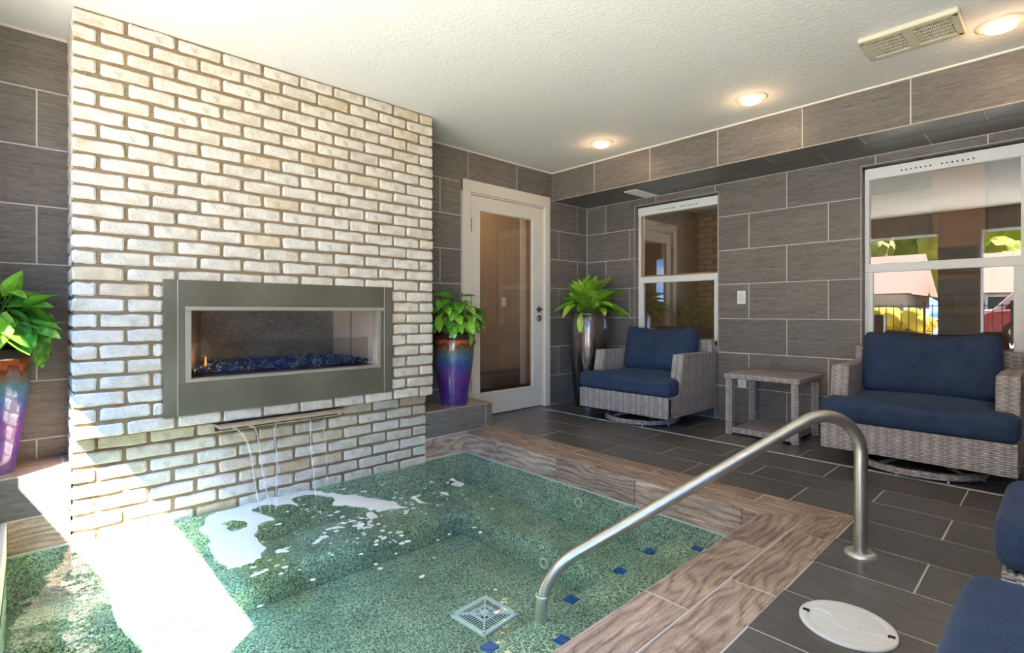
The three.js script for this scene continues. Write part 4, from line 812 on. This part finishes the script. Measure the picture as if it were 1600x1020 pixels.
function pothos(label, x, z, n, sz, reach, rise, extra) {
  LIM = x < 0 ? [-0.39, 0.122, -3.605] : [2.16, 9, -3.605];
  const t = thing('potted_pothos', label, 'potted plant', [x, 0.2, z]), Hh = 0.585;
  const pot = mesh('pot', potGeo([[0, 0.0], [0.102, 0.0], [0.11, 0.012], [0.128, 0.14], [0.15, 0.3], [0.163, 0.43], [0.166, 0.5], [0.162, 0.53], [0.168, 0.545], [0.17, 0.575], [0.164, Hh], [0.15, Hh - 0.004], [0.146, 0.54], [0.14, 0.5]]), glaze, t);
  { const u = pot.geometry.attributes.uv, q = pot.geometry.attributes.position; for (let i = 0; i < u.count; i++) u.setY(i, q.getY(i) / Hh * 0.999); }
  mesh('soil', cyl(0.145, 0.142, 0.02, 32).translate(0, Hh - 0.045, 0), soilMat, t);
  for (let i = 0; i < n; i++) {
    const a = i * 2.39996 + rr(-0.3, 0.3), k = Math.sqrt((i + 0.5) / n), r = 0.03 + reach * k * rr(0.75, 1.05), y = Hh + 0.03 + rise * (1 - k * k * 0.85) * rr(0.7, 1.05);
    const base = V3(Math.cos(a) * r, y, Math.sin(a) * r), out = V3(Math.cos(a + rr(-0.5, 0.5)), lerp(0.5, -0.75, k + rr(-0.25, 0.25)), Math.sin(a + rr(-0.5, 0.5)));
    keepClear(base, out, sz, -0.15, x < 0 ? [-0.13, 0.26] : [-0.35, 0.4]);
    putLeaf(t, hearts, leafMats, base, base.clone().add(out), sz * rr(0.75, 1.15), rr(-0.5, 0.5), V3(Math.cos(a) * 0.04, Hh - 0.04, Math.sin(a) * 0.04));
  }
  for (const [dx, y, dz, s, ox, oy, oz] of extra) { const b = V3(dx, y, dz); putLeaf(t, hearts, leafMats, b, b.clone().add(V3(ox, oy, oz)), s, rr(-0.3, 0.3), V3(dx * 0.3, Hh + 0.03, dz * 0.3), 0.06); }
  return t;
}
pothos('leafy green pothos in a purple and blue glazed pot on the ledge beside the door', 2.545, -3.435, 72, 0.125, 0.17, 0.27, [[0.02, 0.6, 0.16, 0.12, 0.1, -0.6, 0.4], [-0.1, 0.66, 0.13, 0.12, -0.4, -0.6, 0.5], [0.19, 0.62, 0.02, 0.1, 0.7, -0.3, 0.2], [0.2, 0.52, 0.0, 0.07, 0.1, -1, 0.05], [-0.17, 0.7, 0.08, 0.13, -0.6, -0.5, 0.4], [0.16, 0.76, 0.06, 0.12, 0.8, 0, 0.3]]);
pothos('leafy green pothos in a glazed purple and blue pot at the left photo edge', -0.175, -3.43, 60, 0.15, 0.17, 0.26, [[0.16, 0.78, 0.1, 0.12, 0.6, 0.6, 0.2], [0.16, 0.7, 0.12, 0.12, 0.8, 0.1, 0.3], [0.15, 0.64, 0.14, 0.15, 0.4, -0.8, 0.3], [0.17, 0.67, 0.16, 0.12, 0.7, -0.2, 0.4], [0.05, 0.74, 0.19, 0.15, 0.2, -0.75, 0.4], [0.1, 0.84, 0.08, 0.12, 0.2, 0.9, 0.2], [0.2, 0.55, 0.1, 0.06, 0.0, -1, 0.1], [0.16, 0.7, 0.16, 0.13, 0.5, -0.4, 0.5]]);
{
  LIM = [-9, 4.5, -3.605];
  const t = thing('potted_lily', 'broad-leaved green plant in a tall bronze glazed pot in the corner', 'potted plant', [4.19, 0, -3.33]), Hh = 0.95;
  const pot = mesh('pot', potGeo([[0, 0.0], [0.14, 0.0], [0.15, 0.012], [0.168, 0.2], [0.19, 0.45], [0.2, 0.65], [0.202, 0.8], [0.192, 0.9], [0.182, 0.935], [0.186, Hh], [0.172, Hh], [0.166, 0.93], [0.165, 0.88]]), bronze, t);
  { const u = pot.geometry.attributes.uv, q = pot.geometry.attributes.position; for (let i = 0; i < u.count; i++) u.setY(i, q.getY(i) / Hh * 0.999); }
  mesh('soil', cyl(0.165, 0.162, 0.02, 32).translate(0, Hh - 0.04, 0), soilMat, t);
  for (let i = 0; i < 54; i++) {
    const a = i * 2.39996, k = Math.sqrt((i + 0.5) / 54), r = 0.02 + 0.13 * k, el = lerp(1.35, -0.1, k + rr(-0.12, 0.12));
    const base = V3(Math.cos(a) * r * rr(0.8, 1.3), Hh + 0.03 + 0.1 * (1 - k) * rr(0.5, 1.4) + 0.05 * rnd(), Math.sin(a) * r * rr(0.8, 1.3)), out = V3(Math.cos(a) * Math.cos(el), Math.sin(el), Math.sin(a) * Math.cos(el));
    keepClear(base, out, 0.33, -0.25, [-0.6, 0.2]);
    putLeaf(t, k < 0.4 ? spears.slice(0, 2) : spears, spearMats, base, base.clone().add(out), rr(0.23, 0.33), rr(-0.35, 0.35), V3(Math.cos(a) * r * 0.4, Hh - 0.035, Math.sin(a) * r * 0.4), 0.01);
  }
  const b = V3(-0.19, 0.93, 0.05); putLeaf(t, spears, spearMats, b, b.clone().add(V3(-0.25, -0.9, 0.1)), 0.2, 0, V3(-0.06, Hh, 0.02), 0.08);
}


// ---------------------------------------------------------------- garden side, mirrored in the window glass
{
  const conc = tex(512, 512, (u, v, o) => { const k = (fbm(u, v, 8, 8, 5, 191) - 0.5) * 30; o[0] = 188 + k; o[1] = 184 + k; o[2] = 174 + k; }, true, 0.4);
  const g = struct('floor_outdoor', 'pale concrete pool deck and ground outside the open side');
  mesh('concrete_deck', wallBlock(FLOORUP, -14, 14, -13, -0.78, [[-4.5, 3, -10.4, -6.4]], -0.2, 0), std(0xffffff, 0.9, { map: conc }), g);
  mesh('lawn', boxUV(bx(-110, -13, -0.25, -0.02, -45, 45)), std(0x7c7f76, 0.95), g);
  const p = tag(mesh('outdoor_pool_water', bx(-10.4, -6.4, -0.2, -0.08, -4.5, 3), phys(0x2f9fa5, 0.08), scene), 'turquoise outdoor pool water mirrored in the right window', 'water', { kind: 'stuff' });
}
{
  const f = thing('pool_fence', 'black picket pool fence outside mirrored in the right window', 'fence', [-11.6, 0, 0]);
  const bar = bx(-0.012, 0.012, 0.08, 1.22, -0.012, 0.012), post = bx(-0.03, 0.03, 0, 1.3, -0.03, 0.03);
  for (let i = 0; i < 90; i++) { const m = mesh(i % 10 ? 'picket' : 'post', i % 10 ? bar : post, blackMetal, f); m.position.z = -9 + i * 0.2; }
  for (const y of [0.12, 1.16]) mesh('rail', bx(-0.015, 0.015, y - 0.015, y + 0.015, -9, 8.9), blackMetal, f);
}
function house(label, x, z, w, d, h, roofC, wallC) {   // ridge along z
  const t = thing('house', label, 'house', [x, 0, z]);
  mesh('wall', bx(-d / 2, d / 2, 0, h, -w / 2, w / 2), std(wallC, 0.9), t);
  const rh = d * 0.3, roof = mesh('roof', new THREE.ExtrudeGeometry(new THREE.Shape([[-d / 2 - 0.5, h - 0.1], [d / 2 + 0.5, h - 0.1], [0, h + rh]].map(([a, b]) => new THREE.Vector2(a, b))), { depth: w + 1, bevelEnabled: false }).translate(0, 0, -w / 2 - 0.5), std(roofC, 0.9), t);
  const L = Math.hypot(d / 2 + 0.5, rh + 0.1), ang = Math.atan2(rh + 0.1, d / 2 + 0.5);
  for (let i = 0; i < 14; i++) { const m = mesh('tile_course', bx(-0.05, L / 14 - 0.05, 0, 0.06, -w / 2 - 0.5, w / 2 + 0.5), std(roofC, 0.9), roof); m.position.set(d / 2 + 0.5 - Math.cos(ang) * (i + 1) * L / 14, h - 0.1 + Math.sin(ang) * (i + 1) * L / 14, 0); m.rotation.z = -ang; }
  for (let k = -1; k <= 1; k++) { const f = mesh('window', bx(d / 2, d / 2 + 0.06, 0.9, 2.1, k * w / 3 - 0.7, k * w / 3 + 0.7), vinyl, t); mesh('pane', bx(d / 2 + 0.05, d / 2 + 0.08, 1.0, 2.0, k * w / 3 - 0.6, k * w / 3 + 0.6), std(0x2c333a, 0.1), f); }
}
house('low house with a brown tiled roof beyond the fence mirrored in the window', -40, -15, 15, 10, 2.3, 0x8d6a5c, 0xb7a995);
house('second low house with a brown tiled roof beyond the parked cars', -43, 1.5, 13, 10, 2.3, 0x96705f, 0xc0b39d);
function tree(i, x, z, h, r) {
  const t = thing('tree', `${['tall', 'broad', 'rounded', 'dense'][i % 4]} ${['yellow-green', 'bright green', 'olive green'][i % 3]} tree in the ${['front', 'middle', 'back'][Math.floor(i / 6)]} row beyond the houses`, 'tree', [x, 0, z], { group: 'trees beyond the houses' });
  mesh('trunk', cyl(0.18, 0.3, h * 0.5, 8).translate(0, h * 0.25, 0), std(0x5a4a3a, 0.95), t);
  const bl = []; for (let k = 0; k < 12; k++) { const s = r * rr(0.42, 0.62), g = new THREE.IcosahedronGeometry(s, 3), p = g.attributes.position; for (let q = 0; q < p.count; q++) { const a = p.getX(q), b = p.getY(q), c = p.getZ(q), f = 1 + 0.32 * (vn(a * 4 + k * 7, b * 4 + c * 3, 64, 64, 7) - 0.5) + 0.2 * (vn(a * 9 + k * 3, b * 9 + c * 8, 64, 64, 9) - 0.5); p.setXYZ(q, a * f, b * f, c * f); } bl.push(g.translate(rr(-1, 1) * r * 0.6, h * rr(0.28, 0.86), rr(-1, 1) * r * 0.6)); }
  const c = merge(bl); c.computeVertexNormals(); mesh('crown', c, std([0x8f9c34, 0x6d8c2e, 0x7d8a3e][i % 3], 0.95), t);
}
let ti = 0;
for (let row = 0; row < 3; row++) for (let k = 0; k < 6; k++) tree(ti++, -58 - row * 10, -34 + k * 9.2 + row * 3.1, [12, 16, 20][row] + rr(-0.8, 0.8), 3.55);
{
  const t = thing('garden_shrub', 'yellow flowering shrub beside the fence mirrored in the right window', 'shrub', [-12.6, 0, -3.6]);
  const bl = []; for (let k = 0; k < 14; k++) bl.push(new THREE.IcosahedronGeometry(rr(0.25, 0.4), 2).translate(rr(-0.4, 0.4), rr(0.25, 0.9), rr(-0.9, 0.9)));
  mesh('foliage', merge(bl), std(0xc3a526, 0.95), t); mesh('stem', cyl(0.04, 0.05, 0.4, 8).translate(0, 0.2, 0), std(0x5a4a3a, 0.9), t);
}
function car(label, x, z, col, tall) {   // length along z
  const t = thing('parked_car', label, 'car', [x, 0, z]), h = tall ? 1.75 : 1.45;
  const prof = [[-2.2, 0.35], [2.2, 0.35], [2.25, 0.75], [2.0, 0.92], [1.1, 1.0], [0.5, h - 0.05], [-1.2, h], [-1.9, 1.05], [-2.2, 0.95]];
  const g = new THREE.ExtrudeGeometry(new THREE.Shape(prof.map(([a, b]) => new THREE.Vector2(a, b))), { depth: 1.56, bevelEnabled: true, bevelThickness: 0.1, bevelSize: 0.08, bevelSegments: 3 }).translate(0, 0, -0.78).rotateY(Math.PI / 2);
  mesh('body', g, phys(col, 0.3, { clearcoat: 1, clearcoatRoughness: 0.05 }), t);
  const wg = new THREE.ExtrudeGeometry(new THREE.Shape([[-1.7, 1.08], [0.85, 1.08], [0.4, h - 0.12], [-1.15, h - 0.08]].map(([a, b]) => new THREE.Vector2(a, b))), { depth: 1.79, bevelEnabled: false }).translate(0, 0, -0.895).rotateY(Math.PI / 2);
  mesh('side_glass', wg, std(0x14171a, 0.1), t);
  for (const s of [-1, 1]) for (const q of [-1.4, 1.35]) { const w = mesh('wheel', cyl(0.33, 0.33, 0.22, 28).rotateZ(Math.PI / 2), std(0x151515, 0.8), t); w.position.set(s * 0.8, 0.33, q); const hub = mesh('hub_cap', cyl(0.18, 0.18, 0.23, 20).rotateZ(Math.PI / 2), std(0xaaaaaa, 0.3, { metalness: 0.8 }), w); }
  mesh('headlamp', merge([bx(-0.75, -0.45, 0.66, 0.8, -2.31, -2.26), bx(0.45, 0.75, 0.66, 0.8, -2.31, -2.26)]), vinyl, t);
}
car('red car parked beyond the fence mirrored in the right window', -14.6, 0.4, 0x8e1620, false);
car('white sport utility car parked behind the red car', -17.4, -0.6, 0xdadada, true);

renderer.render(scene, camera);
